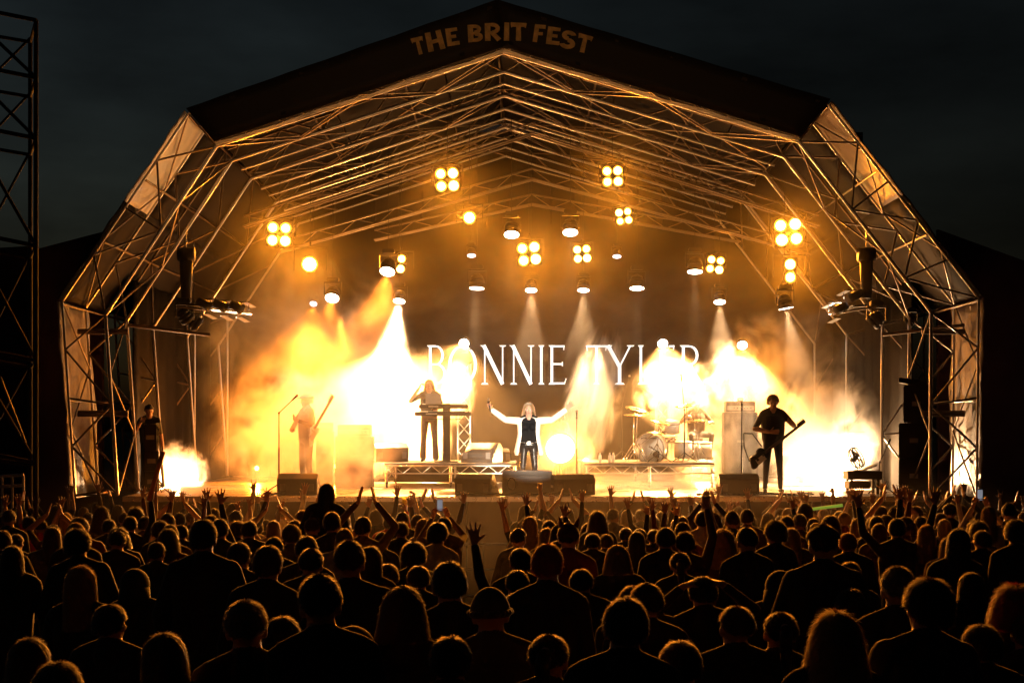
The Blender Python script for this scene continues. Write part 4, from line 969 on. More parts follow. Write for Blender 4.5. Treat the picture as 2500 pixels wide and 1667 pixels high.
    def legs(s, stance=.11, knees=None, bulk=1., flare=0):
        for k in (-1, 1):
            hip = V(k*.09, 0, .93)+s.off; kn = V(k*stance, .02, .49); an = V(k*(stance+.02), -.02, .09)
            if knees: kn, an = [Vector(q) for q in knees[0 if k < 0 else 1]]
            s.cap(hip, kn, .092*bulk, .062*bulk, 'legs'); s.cap(kn, an, .060*bulk, (.045+flare)*bulk, 'legs')
            s.cap(an+V(0, -.03, -.045), an+V(k*.015, .15, -.055), .040, .034, 'shoe')
        s.cap(V(-.07, 0, .95)+s.off, V(.07, 0, .95)+s.off, .115, .115, 'legs')
    def build(s, name, vox=.0082):
        bm = bmesh.new()
        for t, a, b, r0, r1, tg in s.prims:
            if t == 'c':
                d = b-a; q = d.to_track_quat('Z', 'Y').to_matrix() if d.length > 1e-6 else Matrix.Identity(3)
                n, rings = 12, []
                prof = [(-1, 0.0)]+[(-math.cos(R(x)), math.sin(R(x))) for x in (30, 60, 90)]
                pts = [(a, r0, z, rr) for z, rr in prof[1:]]+[(b, r1, -z, rr) for z, rr in reversed(prof[1:])]
                for c, r_, z, rr in pts:
                    rings.append([bm.verts.new(c+q @ Vector((math.cos(2*math.pi*i/n)*r_*rr, math.sin(2*math.pi*i/n)*r_*rr, r_*z))) for i in range(n)])
                for u, v in zip(rings, rings[1:]):
                    for i in range(n): bm.faces.new([u[i], u[(i+1) % n], v[(i+1) % n], v[i]])
                bm.faces.new(rings[0][::-1]); bm.faces.new(rings[-1])
            else:
                r = bmesh.ops.create_icosphere(bm, subdivisions=3, radius=1)
                for v in r['verts']: v.co = Vector((v.co.x*b.x+a.x, v.co.y*b.y+a.y, v.co.z*b.z+a.z))
        me = bpy.data.meshes.new(name); bm.to_mesh(me); bm.free()
        o = bpy.data.objects.new(name+'_src', me); C.objects.link(o)
        m = o.modifiers.new('r', 'REMESH'); m.mode = 'VOXEL'; m.voxel_size = vox; m.adaptivity = 0
        m2 = o.modifiers.new('s', 'SMOOTH'); m2.factor = .5; m2.iterations = 2
        dg = bpy.context.evaluated_depsgraph_get(); ev = o.evaluated_get(dg)
        out = bpy.data.meshes.new_from_object(ev); out.name = name
        bpy.data.objects.remove(o); bpy.data.meshes.remove(me)
        nf = len(out.polygons); ctr = np.zeros(nf*3); out.polygons.foreach_get('center', ctr); ctr = ctr.reshape(-1, 3)
        tags = ['top', 'sleeve', 'legs', 'skin', 'shoe', 'lip']; best = np.full(nf, 1e9); idx = np.zeros(nf, int)
        for t, a, b, r0, r1, tg in s.prims:
            a_, b_ = np.array(a), np.array(b)
            if t == 'c':
                ab = b_-a_; tt = np.clip(((ctr-a_) @ ab)/max(ab @ ab, 1e-9), 0, 1)
                d = np.linalg.norm(ctr-(a_+tt[:, None]*ab), axis=1)-(r0+(r1-r0)*tt)
            else: d = (np.linalg.norm((ctr-a_)/b_, axis=1)-1)*min(b_)
            k = d < best; best[k] = d[k]; idx[k] = tags.index(tg)
        out.materials.clear()
        for x in (CL['black'], CL['black'], CL['denim'], CL['skin'], CL['shoe'], CL['lip']): out.materials.append(x)
        out.polygons.foreach_set('material_index', idx.tolist()); out.polygons.foreach_set('use_smooth', [True]*nf)
        return out
def hang(side): return (side*.25, -.03, 1.14), (side*.27, .06, .88), (0, .1, -1), (-side, 0, 0), 'relax'
POSE = {}
def pose(name, L_, R_, **kw):
    b = Body(); b.torso(female=kw.get('female', False), thin=kw.get('thin', 1.)); b.arm(-1, *L_, **{k: v for k, v in kw.items() if k == 'bulk'}); b.arm(1, *R_, **{k: v for k, v in kw.items() if k == 'bulk'})
    b.legs(); me = b.build('person_'+name); POSE[name] = (me, b.anchor)
pose('down', hang(-1), hang(1), bulk=1.15)
pose('slim', hang(-1), hang(1), female=True, thin=.92)
pose('broad', ((-.30, -.02, 1.15), (-.31, .10, .92), (0, .2, -1), (1, 0, 0), 'relax'), ((.30, -.02, 1.15), (.31, .10, .92), (0, .2, -1), (-1, 0, 0), 'relax'), thin=1.22, bulk=1.4)
pose('upboth', ((-.36, .04, 1.62), (-.40, .08, 1.90), (-.15, .1, 1), (0, 1, 0), 'open'), ((.34, .06, 1.64), (.42, .10, 1.92), (.1, .1, 1), (0, 1, 0), 'open'))
pose('clap', ((-.34, .10, 1.66), (-.10, .14, 1.92), (.25, .05, 1), (1, 0, 0), 'flat'), ((.34, .10, 1.66), (.10, .14, 1.92), (-.25, .05, 1), (-1, 0, 0), 'flat'))
pose('upright', hang(-1), ((.30, .05, 1.70), (.34, .10, 1.99), (.05, .05, 1), (0, 1, 0), 'open'))
pose('upleft', ((-.29, .05, 1.70), (-.34, .10, 1.99), (-.1, .05, 1), (0, 1, 0), 'open'), hang(1))
pose('horns', hang(-1), ((.28, .06, 1.70), (.30, .10, 1.99), (.0, .0, 1), (0, 1, 0), 'horns'))
pose('fist', hang(-1), ((.28, .04, 1.70), (.24, .08, 1.99), (.0, .0, 1), (0, 1, 0), 'fist'))
pose('phone', ((-.28, .22, 1.48), (-.10, .30, 1.74), (.3, .1, 1), (.6, -1, 0), 'grip'), ((.28, .22, 1.48), (.10, .30, 1.74), (-.3, .1, 1), (-.6, -1, 0), 'grip'))
pose('cup', hang(-1), ((.30, .14, 1.60), (.26, .20, 1.86), (-.1, .3, 1), (-.8, .6, 0), 'grip'))
pose('headhold', ((-.35, .06, 1.50), (-.13, -.03, 1.71), (1, .1, .3), (0, .2, -1), 'flat'), ((.35, .06, 1.50), (.13, -.03, 1.71), (-1, .1, .3), (0, .2, -1), 'flat'))

def hair_mesh(name, front, side, back, flare=.0, wav=0., vol=0., strands=3200, slen=(.014, .045), curl=0., cut=0.):
    """hair shell hung from the skull: lengths below the crown in metres for front, side and back; solid, with loose strands"""
    c = V(0, -.012, 1.658); rr = V(.090+vol, .112+vol, .108+vol*1.1)
    naz, nt = 44, 26; rng_ = random.Random(name)
    def leng(a):                       # a = 0 is the face direction (+Y)
        ca = math.cos(a)
        return (front*max(0, ca)**.8 + side*(1-abs(ca)) + back*max(0, -ca)**.8)
    def pt(a, s, out=0):
        ph = s/.105
        if ph < 1.45: r_ = math.sin(ph); z = math.cos(ph); fall = 0
        else: r_ = math.sin(1.45); z = math.cos(1.45); fall = (ph-1.45)*.105
        k = 1+flare*fall*4+wav*math.sin(fall*48+a*5)*min(1, fall*8)
        k *= 1-.10*max(0, min(1, (fall-.06)/.12))*(1 if flare <= 0 else 0)
        return V(c.x+math.sin(a)*rr.x*r_*k+math.sin(a)*out, c.y+math.cos(a)*rr.y*r_*(k if math.cos(a) < 0 else min(k, .95))+math.cos(a)*out, c.z+rr.z*z-fall+out*max(0, z)+.0)
    verts = [pt(0, 0)]; faces = []; inner0 = None
    def ring(k, shrink):
        out = []
        for i in range(naz):
            a = 2*math.pi*i/naz; L_ = leng(a)*(1+.06*math.sin(a*7+k))
            p = pt(a, L_*k/nt)
            if shrink: q = V(c.x, c.y, min(p.z, c.z)); p = q+(p-q)*.86
            else:
                p += V(math.sin(a), math.cos(a), 0)*(.006*math.sin(a*11+k*.5)+.004*math.sin(a*23+k*.9)+rng_.uniform(-.003, .003)+curl*rng_.uniform(-1, 1))
            out.append(p)
        return out
    idx = []
    for k in range(1, nt+1):
        idx.append(len(verts)); verts += ring(k, False)
    f = lambda a, b: [faces.append([a+i, b+i, b+(i+1) % naz, a+(i+1) % naz]) for i in range(naz)]
    for i in range(naz): faces.append([0, idx[0]+i, idx[0]+(i+1) % naz])
    for a, b in zip(idx, idx[1:]): f(a, b)
    ii = []
    for k in range(nt, 5, -2): ii.append(len(verts)); verts += ring(k, True)
    f(idx[-1], ii[0])
    for a, b in zip(ii, ii[1:]): f(a, b)
    faces.append([ii[-1]+i for i in range(naz)])
    # strands
    for _ in range(strands):
        a = rng_.uniform(0, 2*math.pi); L_ = leng(a)
        if L_ < .02: continue
        s0 = rng_.uniform(.0, 1)**.8*L_; ln = rng_.uniform(*slen)*(1+2*(L_ > .25)); s1 = min(s0+ln, L_*1.06)
        o0 = rng_.uniform(-.002, .003); o1 = rng_.uniform(.002, .016)+curl*rng_.uniform(0, 2.5)
        p = pt(a, s0, o0); q = pt(a+rng_.uniform(-.12, .12), s1, o1); wd = .0018
        t = V(math.cos(a), -math.sin(a), 0)*wd; n = len(verts)
        mid = (p+q)/2+V(math.sin(a), math.cos(a), 0)*rng_.uniform(.0, .004)
        verts += [p-t, p+t, mid+t*.8, mid-t*.8, q]; faces += [[n, n+1, n+2, n+3], [n+3, n+2, n+4]]
    for _ in range(260 if front < .095 or curl > 0 else 140):        # loose tufts that break the outline
        a = rng_.uniform(0, 2*math.pi); L_ = leng(a); s0 = rng_.uniform(.0, .95)*L_; tl = rng_.uniform(.018, .05)*(1 if curl > 0 or L_ > .25 else .7)
        p = pt(a, s0, -.004); q = pt(a+rng_.uniform(-.35, .35), s0+tl, rng_.uniform(.006, .020)+curl*2); wd = rng_.uniform(.004, .009)
        t = V(math.cos(a), -math.sin(a), 0)*wd; nn = V(math.sin(a), math.cos(a), .3)*.005; n = len(verts)
        verts += [p-t, p+t, p+nn, q]; faces += [[n, n+1, n+3], [n+1, n+2, n+3], [n+2, n, n+3]]
    me = bpy.data.meshes.new(name); me.from_pydata([tuple(v) for v in verts], [], faces); me.update()
    me.materials.append(HR['dark']); me.polygons.foreach_set('use_smooth', [True]*len(me.polygons)); return me
HAIR = {
 'short': hair_mesh('hair_short', .085, .150, .228),
 'crop': hair_mesh('hair_crop', .06, .130, .205, strands=3600, slen=(.008, .02)),
 'bushy': hair_mesh('hair_bushy', .10, .17, .24, vol=.014, curl=.004, strands=4500),
 'long': hair_mesh('hair_long', .09, .36, .46, flare=.12, strands=3600),
 'wavy': hair_mesh('hair_wavy', .09, .36, .42, flare=.45, wav=.05, vol=.012, curl=.006, strands=5000),
 'bob': hair_mesh('hair_bob', .09, .26, .29, flare=.5, vol=.006, strands=3600),
 'curly': hair_mesh('hair_curly', .11, .24, .27, flare=.5, vol=.022, curl=.009, strands=5000),
}
def ponytail_mesh():
    bm = bmesh.new(); bm.from_mesh(HAIR['crop']); pts = [V(0, -.12, 1.70), V(0, -.17, 1.68), V(0, -.19, 1.58), V(.01, -.17, 1.46), V(.015, -.15, 1.36)]
    for (a, b), (r0, r1) in zip(zip(pts, pts[1:]), ((.022, .034), (.034, .036), (.036, .026), (.026, .008))): cylp(bm, a, b, r0, r1, 12)
    me = bpy.data.meshes.new('hair_ponytail'); bm.to_mesh(me); bm.free(); me.materials.append(HR['dark']); return me
HAIR['ponytail'] = ponytail_mesh()
def hat_mesh(kind):
    bm = bmesh.new(); c = V(0, -.01, 1.665)
    def dome(rx, ry, rz, zc, low=-.2, n=28):
        rings = []
        for k in range(0, 9):
            t = (math.pi/2)*(1-low)*k/8+.0; rings.append([bm.verts.new((c.x+rx*math.sin(max(t, .01))*math.cos(2*math.pi*i/n), c.y+ry*math.sin(max(t, .01))*math.sin(2*math.pi*i/n), zc+rz*math.cos(t))) for i in range(n)])
        for a, b in zip(rings, rings[1:]):
            for i in range(n): bm.faces.new([a[i], b[i], b[(i+1) % n], a[(i+1) % n]])
        bm.faces.new(rings[0]); bm.faces.new(rings[-1][::-1]); return rings
    if kind == 'beanie':
        dome(.099, .120, .135, 1.645, -.05); 
        for i in range(24):
            t0, t1 = 2*math.pi*i/24, 2*math.pi*(i+1)/24; cylp(bm, (c.x+.099*math.cos(t0), c.y+.120*math.sin(t0), 1.655), (c.x+.099*math.cos(t1), c.y+.120*math.sin(t1), 1.655), .016, n=8)
    if kind == 'cap':
        dome(.095, .115, .105, 1.668, -.02); bx(bm, (0, .145, 1.672), (.15, .12, .012), rot=None, bev=.004); cylp(bm, (0, -.01, 1.77), (0, -.01, 1.78), .012)
    if kind == 'flatcap':
        dome(.112, .135, .075, 1.69, -.02); bx(bm, (0, .13, 1.685), (.17, .08, .014), bev=.004)
    if kind == 'hood':
        dome(.115, .135, .14, 1.65, -.25); cylp(bm, (0, -.04, 1.47), (0, -.02, 1.62), .13, .118, 20)
    if kind == 'horned':
        dome(.098, .118, .11, 1.66, -.02)
        for k in (-1, 1): cylp(bm, (k*.06, 0, 1.74), (k*.09, 0, 1.83), .026, .004, 10)
    me = bpy.data.meshes.new('hat_'+kind); bmesh.ops.recalc_face_normals(bm, faces=bm.faces); bm.to_mesh(me); bm.free()
    me.materials.append(CL['black']); me.polygons.foreach_set('use_smooth', [True]*len(me.polygons)); return me
HAT = {k: hat_mesh(k) for k in ('beanie', 'cap', 'flatcap', 'hood', 'horned')}
_lr = random.Random(3)
def slotset(o, cols):
    for i, m in cols.items(): o.material_slots[i].link = 'OBJECT'; o.material_slots[i].material = m
def person(x, y, z0, H, yaw, pz, hair, hc, top, label, group, legs='denim', hat=None, hatc='black', bare=False, wide=1., name='person', skin='skin', top_sleeve=None):
    me, anc = POSE[pz]; o = bpy.data.objects.new('person', me); C.objects.link(o)
    s = H/1.757; o.location = (x, y, z0); o.scale = (s*wide, s*wide, s); lx, ly = (0, 0) if group.startswith('perf') else (R(_lr.uniform(-3, 2)), R(_lr.uniform(-3.5, 3.5)))
    o.rotation_euler = (lx, ly, R(yaw))
    hd_ = o.rotation_euler.to_matrix() @ Vector((0, 0, 1.66*s)); o.location = (x-hd_.x, y-hd_.y, z0)
    tag(o, label, 'person', group)
    slotset(o, {0: CL[top], 1: CL['skin'] if bare else CL[top_sleeve or top], 2: CL[legs], 3: CL[skin]})
    if hair:
        h = bpy.data.objects.new('hair', HAIR[hair]); link(h, o); slotset(h, {0: HR[hc]})
    if hat:
        h = bpy.data.objects.new(hat if hat in ('cap', 'hood', 'beanie') else 'hat', HAT[hat]); link(h, o); slotset(h, {0: CL[hatc]})
    M_ = Matrix.Translation(o.location) @ o.rotation_euler.to_matrix().to_4x4() @ Matrix.Diagonal((s*wide, s*wide, s, 1))
    return o, {k: M_ @ v for k, v in anc.items()}

# --- the crowd: (head centre x, head top y, head width) in photograph pixels, pose, hair, hair colour, top, extra, label
CROWD = [
 (30,1335,62,'slim','long','dark','navy','','long dark haired woman at the left edge, half out of the picture'),
 (40,1306,38,'down','short','brown','black','','short haired person just behind the long haired woman at the left edge'),
 (190,1298,62,'broad','bushy','black','black','','broad dark figure with square bushy hair between raised red-lit arms and ear-lit man'),
 (287,1298,47,'down','crop','dark','black','','crop haired man with a lit right ear, left of the raised foam stick'),
 (198,1384,82,'slim','long','blond','black','','woman with long straight blond hair alone in the dark lower left'),
 (497,1272,74,'broad','short','black','black','','very broad dark man blocking the left end of the skirt'),
 (585,1328,62,'down','short','dark','navy','','short haired man right beside the broad man at left'),
 (601,1472,115,'down','crop','grey','black','','close cropped man low on the left with pale outlined skull'),
 (72,1562,100,'slim','long','brown','maroon','','long haired woman in the lowest left corner'),
 (142,1622,112,'down','short','brown','black','','top of a short brown head at the bottom left edge'),
 (402,1550,122,'slim','long','brown','black','','centre-parted long brown hair at the bottom edge, left third'),
 (355,1262,36,'upright','short','dark','brown','','spectator with one arm up next to the foam stick'),
 (392,1276,42,'down','bushy','brown','black','','bushy brown head below the raised glove at left'),
 (267,1270,36,'down','short','dark','black','','small dark head behind the ear-lit man at left'),
 (318,1262,38,'fist','short','black','black','','dark figure thrusting up the orange foam stick'),
 (72,1262,34,'upboth','short','dark','maroon','bare','spectator in maroon with both bare arms high at far left'),
 (100,1270,34,'upleft','crop','dark','red','bare','spectator in red with left arm up at far left'),
 (130,1282,36,'clap','short','dark','brown','bare','spectator clapping overhead left of the bushy haired figure'),
 (811,1252,46,'down','short','dark','black','','man standing under the woman who is up on shoulders'),
 (762,1266,42,'down','crop','brown','black','','cropped man left of the woman on shoulders'),
 (720,1272,40,'down','short','brown','brown','','brown haired man between clapping woman and cropped man'),
 (668,1272,38,'clap','long','blond','cream','','woman in a cream top clapping over her head left of centre'),
 (609,1274,42,'upleft','short','dark','black','','short haired spectator with left hand up by the clapping woman'),
 (669,1314,48,'down','short','black','navy','','black haired man below the clapping woman in cream'),
 (748,1312,60,'down','short','dark','black','','dark haired man below the cropped man, wide head'),
 (655,1336,78,'down','short','brown','black','','large brown head with pale rim, left of centre'),
 (760,1342,66,'down','crop','dark','black','','round cropped head right of the large brown head'),
 (853,1325,84,'broad','crop','brown','black','','large cropped head with bright rim and collar left of the gap'),
 (904,1336,66,'slim','long','brown','brown','','woman with long rim-lit hair behind the large cropped head'),
 (843,1281,37,'down','short','brown','grey','','small short haired head right of the shoulder carrier'),
 (873,1292,32,'slim','bob','blond','grey','','small fair bob beside the shoulder carrier'),
 (887,1264,45,'clap','short','dark','brown','','man clapping high overhead in front of the gold skirt'),
 (984,1252,35,'down','crop','brown','black','','small cropped head beneath the raised beer cup, against the skirt'),
 (950,1262,33,'cup','short','dark','red','','spectator holding up a plastic beer cup'),
 (1020,1257,34,'down','short','brown','brown','','light brown head right of the beer cup'),
 (1034,1269,38,'slim','bob','blond','cream','','fair bob in front of the light brown head near the gap'),
 (980,1276,40,'down','short','brown','black','','short brown head directly below the small cropped head'),
 (1084,1263,40,'phone','short','dark','brown','','man filming with a phone at the edge of the crowd gap'),
 (1065,1255,33,'upboth','','dark','brown','hat:cap','spectator in a cap with both hands raised beside the phone'),
 (1010,1330,60,'down','bushy','dark','black','','fuzzy dark head below the row of fair heads, left of the gap'),
 (1022,1384,60,'down','short','brown','black','','brown head partly hidden behind a big dark head left of the gap'),
 (946,1379,50,'down','short','black','navy','','dark head in the shade right of the rim-lit long hair'),
 (1096,1376,94,'broad','short','black','black','','big dark head and shoulders bordering the gap at left'),
 (781,1409,116,'down','crop','dark','black','','large cropped head with glowing ear, lower left of centre'),
 (984,1440,112,'slim','bob','brown','black','hat:cap','wide bob haired head wearing a cap, lower centre with glowing neck sides'),
 (1197,1442,104,'down','','dark','olive','hat:beanie','head in a pointed knitted beanie, lower centre'),
 (1263,1452,72,'down','','dark','black','hat:cap','head in a low cap right of the beanie'),
 (1262,1395,64,'upleft','short','black','black','','spectator whose big left hand rises into the empty gap'),
 (1270,1341,60,'down','short','black','black','','dark round head at the right edge of the gap'),
 (1337,1333,84,'down','short','red','black','','large head with reddish rim light right of the gap'),
 (1341,1272,36,'upleft','short','dark','black','','spectator with a bent arm up in front of the centre monitors'),
 (1388,1280,58,'down','','dark','maroon','hat:horned','spectator in a horned party hat'),
 (1447,1304,42,'upleft','short','dark','black','','spectator reaching up right of the horned hat'),
 (1480,1306,40,'down','short','brown','black','','short brown head right of the reaching arm'),
 (1507,1335,62,'slim','bob','blond','olive','','blond bob lit orange at both cheeks, right of centre'),
 (1528,1290,36,'horns','short','dark','black','','spectator making a horns sign, first of the group below the drums'),
 (1562,1292,38,'upright','short','dark','brown','','spectator with one straight arm up below the drum riser'),
 (1597,1294,38,'horns','short','brown','black','','spectator making a horns sign right of the straight arm'),
 (1625,1290,52,'down','short','dark','black','','broad dark head under the horns sign'),
 (1672,1300,52,'fist','short','dark','brown','','man punching a fist high in front of the bass riser'),
 (1578,1430,88,'down','','dark','black','hat:cap','rim-lit cap in the second foreground row right of centre'),
 (1545,1434,70,'down','short','brown','black','','brown head overlapped by the rim-lit cap'),
 (1527,1467,120,'down','short','brown','black','','large round foreground head right of centre'),
 (1715,1410,76,'headhold','short','black','black','','dark figure with hands on head and both elbows out'),
 (1787,1250,40,'down','crop','brown','black','','cropped head in front of the right wedge monitor'),
 (1824,1245,36,'down','short','brown','brown','','brown head touching the cropped head near the right wedge'),
 (1823,1291,56,'down','crop','dark','black','','cropped head with bright left outline, right of the long fair hair'),
 (1766,1298,52,'slim','wavy','blond','brown','','woman with wavy fair hair glowing orange, right of the drum riser'),
 (1797,1486,96,'down','crop','brown','black','','cropped foreground head with thin lit outline at right of centre'),
 (1965,1233,35,'down','bushy','brown','brown','','bushy head against the stage skirt under the lime stick'),
 (1920,1262,40,'down','short','brown','brown','','brown head of a pair in front of the dark flat cap man'),
 (1952,1257,38,'down','crop','grey','brown','','grey cropped head of a pair in front of the flat cap man'),
 (1986,1266,36,'slim','long','brown','black','','small long haired head behind the flat cap'),
 (1932,1291,46,'slim','long','blond','brown','','woman with long fair hair left of the flat cap man'),
 (2010,1286,76,'broad','','dark','black','hat:flatcap','broad man in a flat cap, tallest silhouette right of centre'),
 (2070,1303,48,'down','short','red','black','','reddish lit head beside the flat cap man'),
 (2190,1268,46,'upboth','short','black','black','','dark figure with both arms up left of the long haired silhouette'),
 (2140,1262,40,'horns','short','black','black','','dark figure making a horns sign before the mixing table'),
 (2235,1240,35,'down','bushy','brown','brown','','small bushy head at the foot of the right truss leg'),
 (2249,1257,31,'down','short','blond','brown','','small fair head below the bushy head by the right leg'),
 (2262,1283,48,'slim','long','blond','brown','','fair long haired woman looking down at a phone, right side'),
 (2296,1254,35,'down','short','brown','black','','short brown head right of the truss leg'),
 (2319,1231,34,'down','','dark','black','hat:flatcap','spectator in a flat hat in front of the dark right wing'),
 (2340,1293,64,'slim','long','black','black','','tall long haired silhouette on the right'),
 (2371,1267,38,'down','crop','brown','black','','cropped head between the silhouette and the fair woman at right'),
 (2397,1297,46,'down','short','brown','black','','round head on the right shoulder of the long haired silhouette'),
 (2413,1238,40,'phone','long','blond','cream','','fair woman raising a phone at the far right'),
 (2463,1230,38,'down','crop','dark','black','','tall cropped head at the far right against the wing'),
 (2480,1275,54,'down','bushy','brown','black','','bushy brown head near the right edge, second row'),
 (2484,1321,46,'down','short','brown','grey','','short head with a pale back print below the bushy one, right edge'),
 (2191,1389,92,'down','crop','grey','black','','smooth rounded head behind the two big right heads'),
 (2078,1443,72,'slim','bob','dark','black','','bob haired head just above the wavy blond woman'),
 (2040,1503,118,'slim','wavy','blond','black','','woman with big wavy blond hair at the bottom, right of centre'),
 (2265,1425,114,'broad','bushy','brown','black','','big tousled head and broad shoulders, lower right'),
 (2478,1443,98,'down','curly','red','black','','curly red hair at the right edge'),
 (2508,1500,92,'down','short','brown','black','','dark head cut by the lower right edge'),
 (1905,1400,60,'down','','black','black','hat:hood','hooded dark figure in the shade under the flat cap man'),
 (2075,1375,58,'down','short','black','black','','dark head left of the smooth rounded head'),
 (1660,1352,56,'slim','ponytail','dark','black','','ponytailed head below the punched fist'),
 (1420,1392,60,'down','short','black','navy','','dark head below the reddish rim-lit head'),
 (470,1395,68,'slim','ponytail','black','black','','ponytailed dark head in the shade under the broad man'),
 (330,1395,64,'down','','black','black','hat:hood','hooded figure in the shade right of the blond woman'),
 (690,1510,95,'slim','long','black','black','','dark long haired back in the bottom shade left of centre'),
 (860,1540,100,'down','','black','navy','hat:hood','hooded head at the bottom between two bigger ones'),
 (1100,1560,105,'down','short','black','black','','nearly invisible dark head at the bottom centre'),
 (1340,1555,105,'slim','ponytail','black','black','','dark ponytailed head at the bottom right of the beanie'),
 (1660,1570,105,'down','short','black','black','','dark head at the bottom left of the thin outlined head'),
 (270,1480,85,'down','short','black','black','','dark head in the lower left shade above the parted hair'),
 (1905,1500,88,'slim','ponytail','black','navy','','dark ponytail left of the wavy blond woman'),
 (2395,1530,100,'down','short','black','black','','dark head in the lower right corner shade'),
 (2370,1400,66,'slim','long','black','black','','dark long hair behind the tousled head at right'),
]
GR = 'audience facing the stage'
placed = []
ANCH = {}
for i, (px, py, wpx, pz, hair, hc, top, ex, lab) in enumerate(CROWD):
    d = .205*F/wpx*(1.04 if hair in ('long', 'wavy', 'bob', 'curly', 'bushy') else 1)
    d = min(d, 28.6)
    for it in range(30):
        H = CZ-(py-HY)*d/F-ground_z(d)
        lo, hi = 1.52, 1.93
        if H > hi: d *= 1.02
        elif H < lo: d *= .98
        else: break
    H = max(1.42, min(2.0, CZ-(py-HY)*d/F-ground_z(d)))
    x = (px-1250)*d/F
    hat = ex[4:] if ex.startswith('hat:') else None
    o, an = person(x, d, ground_z(d), H, random.uniform(-14, 14), pz, hair or ('crop' if hat and hat != 'beanie' and hat != 'hood' else None), hc, top, lab, GR, hat=hat,
                   hatc={'horned': 'maroon', 'beanie': 'olive'}.get(hat, 'black'), bare=ex == 'bare', wide=min(1.12, max(.94, 1.757/H)))
    placed.append((x, d)); ANCH[lab] = an
def landmark(px):
    for lim, s in ((150, 'before the left scrim wing'), (300, 'before the left truss legs'), (480, 'below the left floor smoke'), (680, 'below the left guitarist'), (900, 'below the guitar amplifiers'),
                   (1110, 'below the keyboard riser'), (1400, 'below the centre monitors'), (1560, 'below the drum kit'), (1760, 'below the bass stack'), (1960, 'below the right guitarist'),
                   (2200, 'below the mixing table'), (2400, 'before the right truss legs'), (9999, 'before the right scrim wing')):
        if px < lim: return s
cnt = {}
def too_close(x, d, m):
    return any((x-a)**2+((d-b)*.8)**2 < m*m for a, b in placed)
hairs = [('short', 'brown'), ('crop', 'dark'), ('long', 'blond'), ('bushy', 'brown'), ('bob', 'brown'), ('short', 'dark'), ('long', 'brown'), ('crop', 'grey'), ('ponytail', 'brown'), ('curly', 'dark'), ('short', 'blond'), ('wavy', 'brown')]
poses = ['down']*7+['slim']*5+['upboth', 'clap', 'upright', 'upleft', 'horns', 'phone', 'fist', 'cup', 'broad']
frnd = random.Random(5)
tries = 0; nfill = 0; used = set()
while nfill < 150 and tries < 20000:
    tries += 1
    d = 28.7-12.5*frnd.random()**1.15; px = frnd.uniform(-30, 2530); x = (px-1250)*d/F
    if 1100 < px < 1262: continue
    if 480 < px < 1500 and d > 25.5 and frnd.random() < .75: continue
    if too_close(x, d, .52): continue
    hair, hc = frnd.choice(hairs)
    H = frnd.uniform(1.56, 1.80)
    # keep the heads that are named in the list in clear view
    py = HY+(CZ-ground_z(d)-H)*F/d
    if any(abs(px-c[0]) < (c[2]+24)*.5 and py < c[1]+4 and .205*F/c[2] > d for c in CROWD): continue
    pz = frnd.choice(poses); top = frnd.choice(['black', 'black', 'navy', 'grey', 'brown', 'maroon', 'olive', 'cream'])
    if d > 22.5 and frnd.random() < .5: pz = frnd.choice(['upboth', 'clap', 'upright', 'upleft', 'horns', 'fist', 'upboth', 'clap'])
    if d < 20: pz = frnd.choice(['down', 'slim', 'broad'])
    act = {'down': 'standing', 'slim': 'standing', 'broad': 'standing', 'upboth': 'with both arms up', 'clap': 'clapping overhead', 'upright': 'with right arm up', 'upleft': 'with left arm up', 'horns': 'making a horns sign', 'phone': 'hands at eye level', 'fist': 'with a fist up', 'cup': 'with a bent arm raised'}[pz]
    lab = f"{top} clad spectator {act}, {hc} {dict(crop='cropped', ponytail='ponytailed').get(hair, hair)} hair, {landmark(px)}"; near = d < 20
    if lab in used: continue
    used.add(lab)
    o, an = person(x, d, ground_z(d), H, frnd.uniform(-25, 25), pz, hair, hc, top, lab, GR, bare=frnd.random() < .35, legs=frnd.choice(['denim', 'black']))
    placed.append((x, d)); nfill += 1
print('fill', nfill, 'tries', tries)
# woman up on shoulders
lab = 'woman with long straight hair sitting on shoulders above the crowd, left of centre'
b = Body(); b.torso(female=True); b.arm(-1, (-.27, .03, 1.17), (-.22, .15, .98), (.3, 1, -.3), (0, 0, -1), 'relax'); b.arm(1, (.27, .03, 1.17), (.22, .15, .98), (-.3, 1, -.3), (0, 0, -1), 'relax')
b.legs(knees=[((-.20, .36, .90), (-.17, .30, .46)), ((.20, .36, .90), (.17, .30, .46))]); POSE['seated'] = (b.build('person_seated'), b.anchor)
d = 19.5; top_z = CZ-(1181-HY)*d/F; person((798-1250)*d/F, d, top_z-1.757*.98, 1.757*.98, 4, 'seated', 'long', 'dark', 'black', lab, GR, wide=1.04)
lab2 = 'sturdy man carrying the long haired woman on his shoulders'
person((798-1250)*d/F, d, ground_z(d), 1.66, 0, 'broad', 'short', 'dark', 'black', lab2, GR)

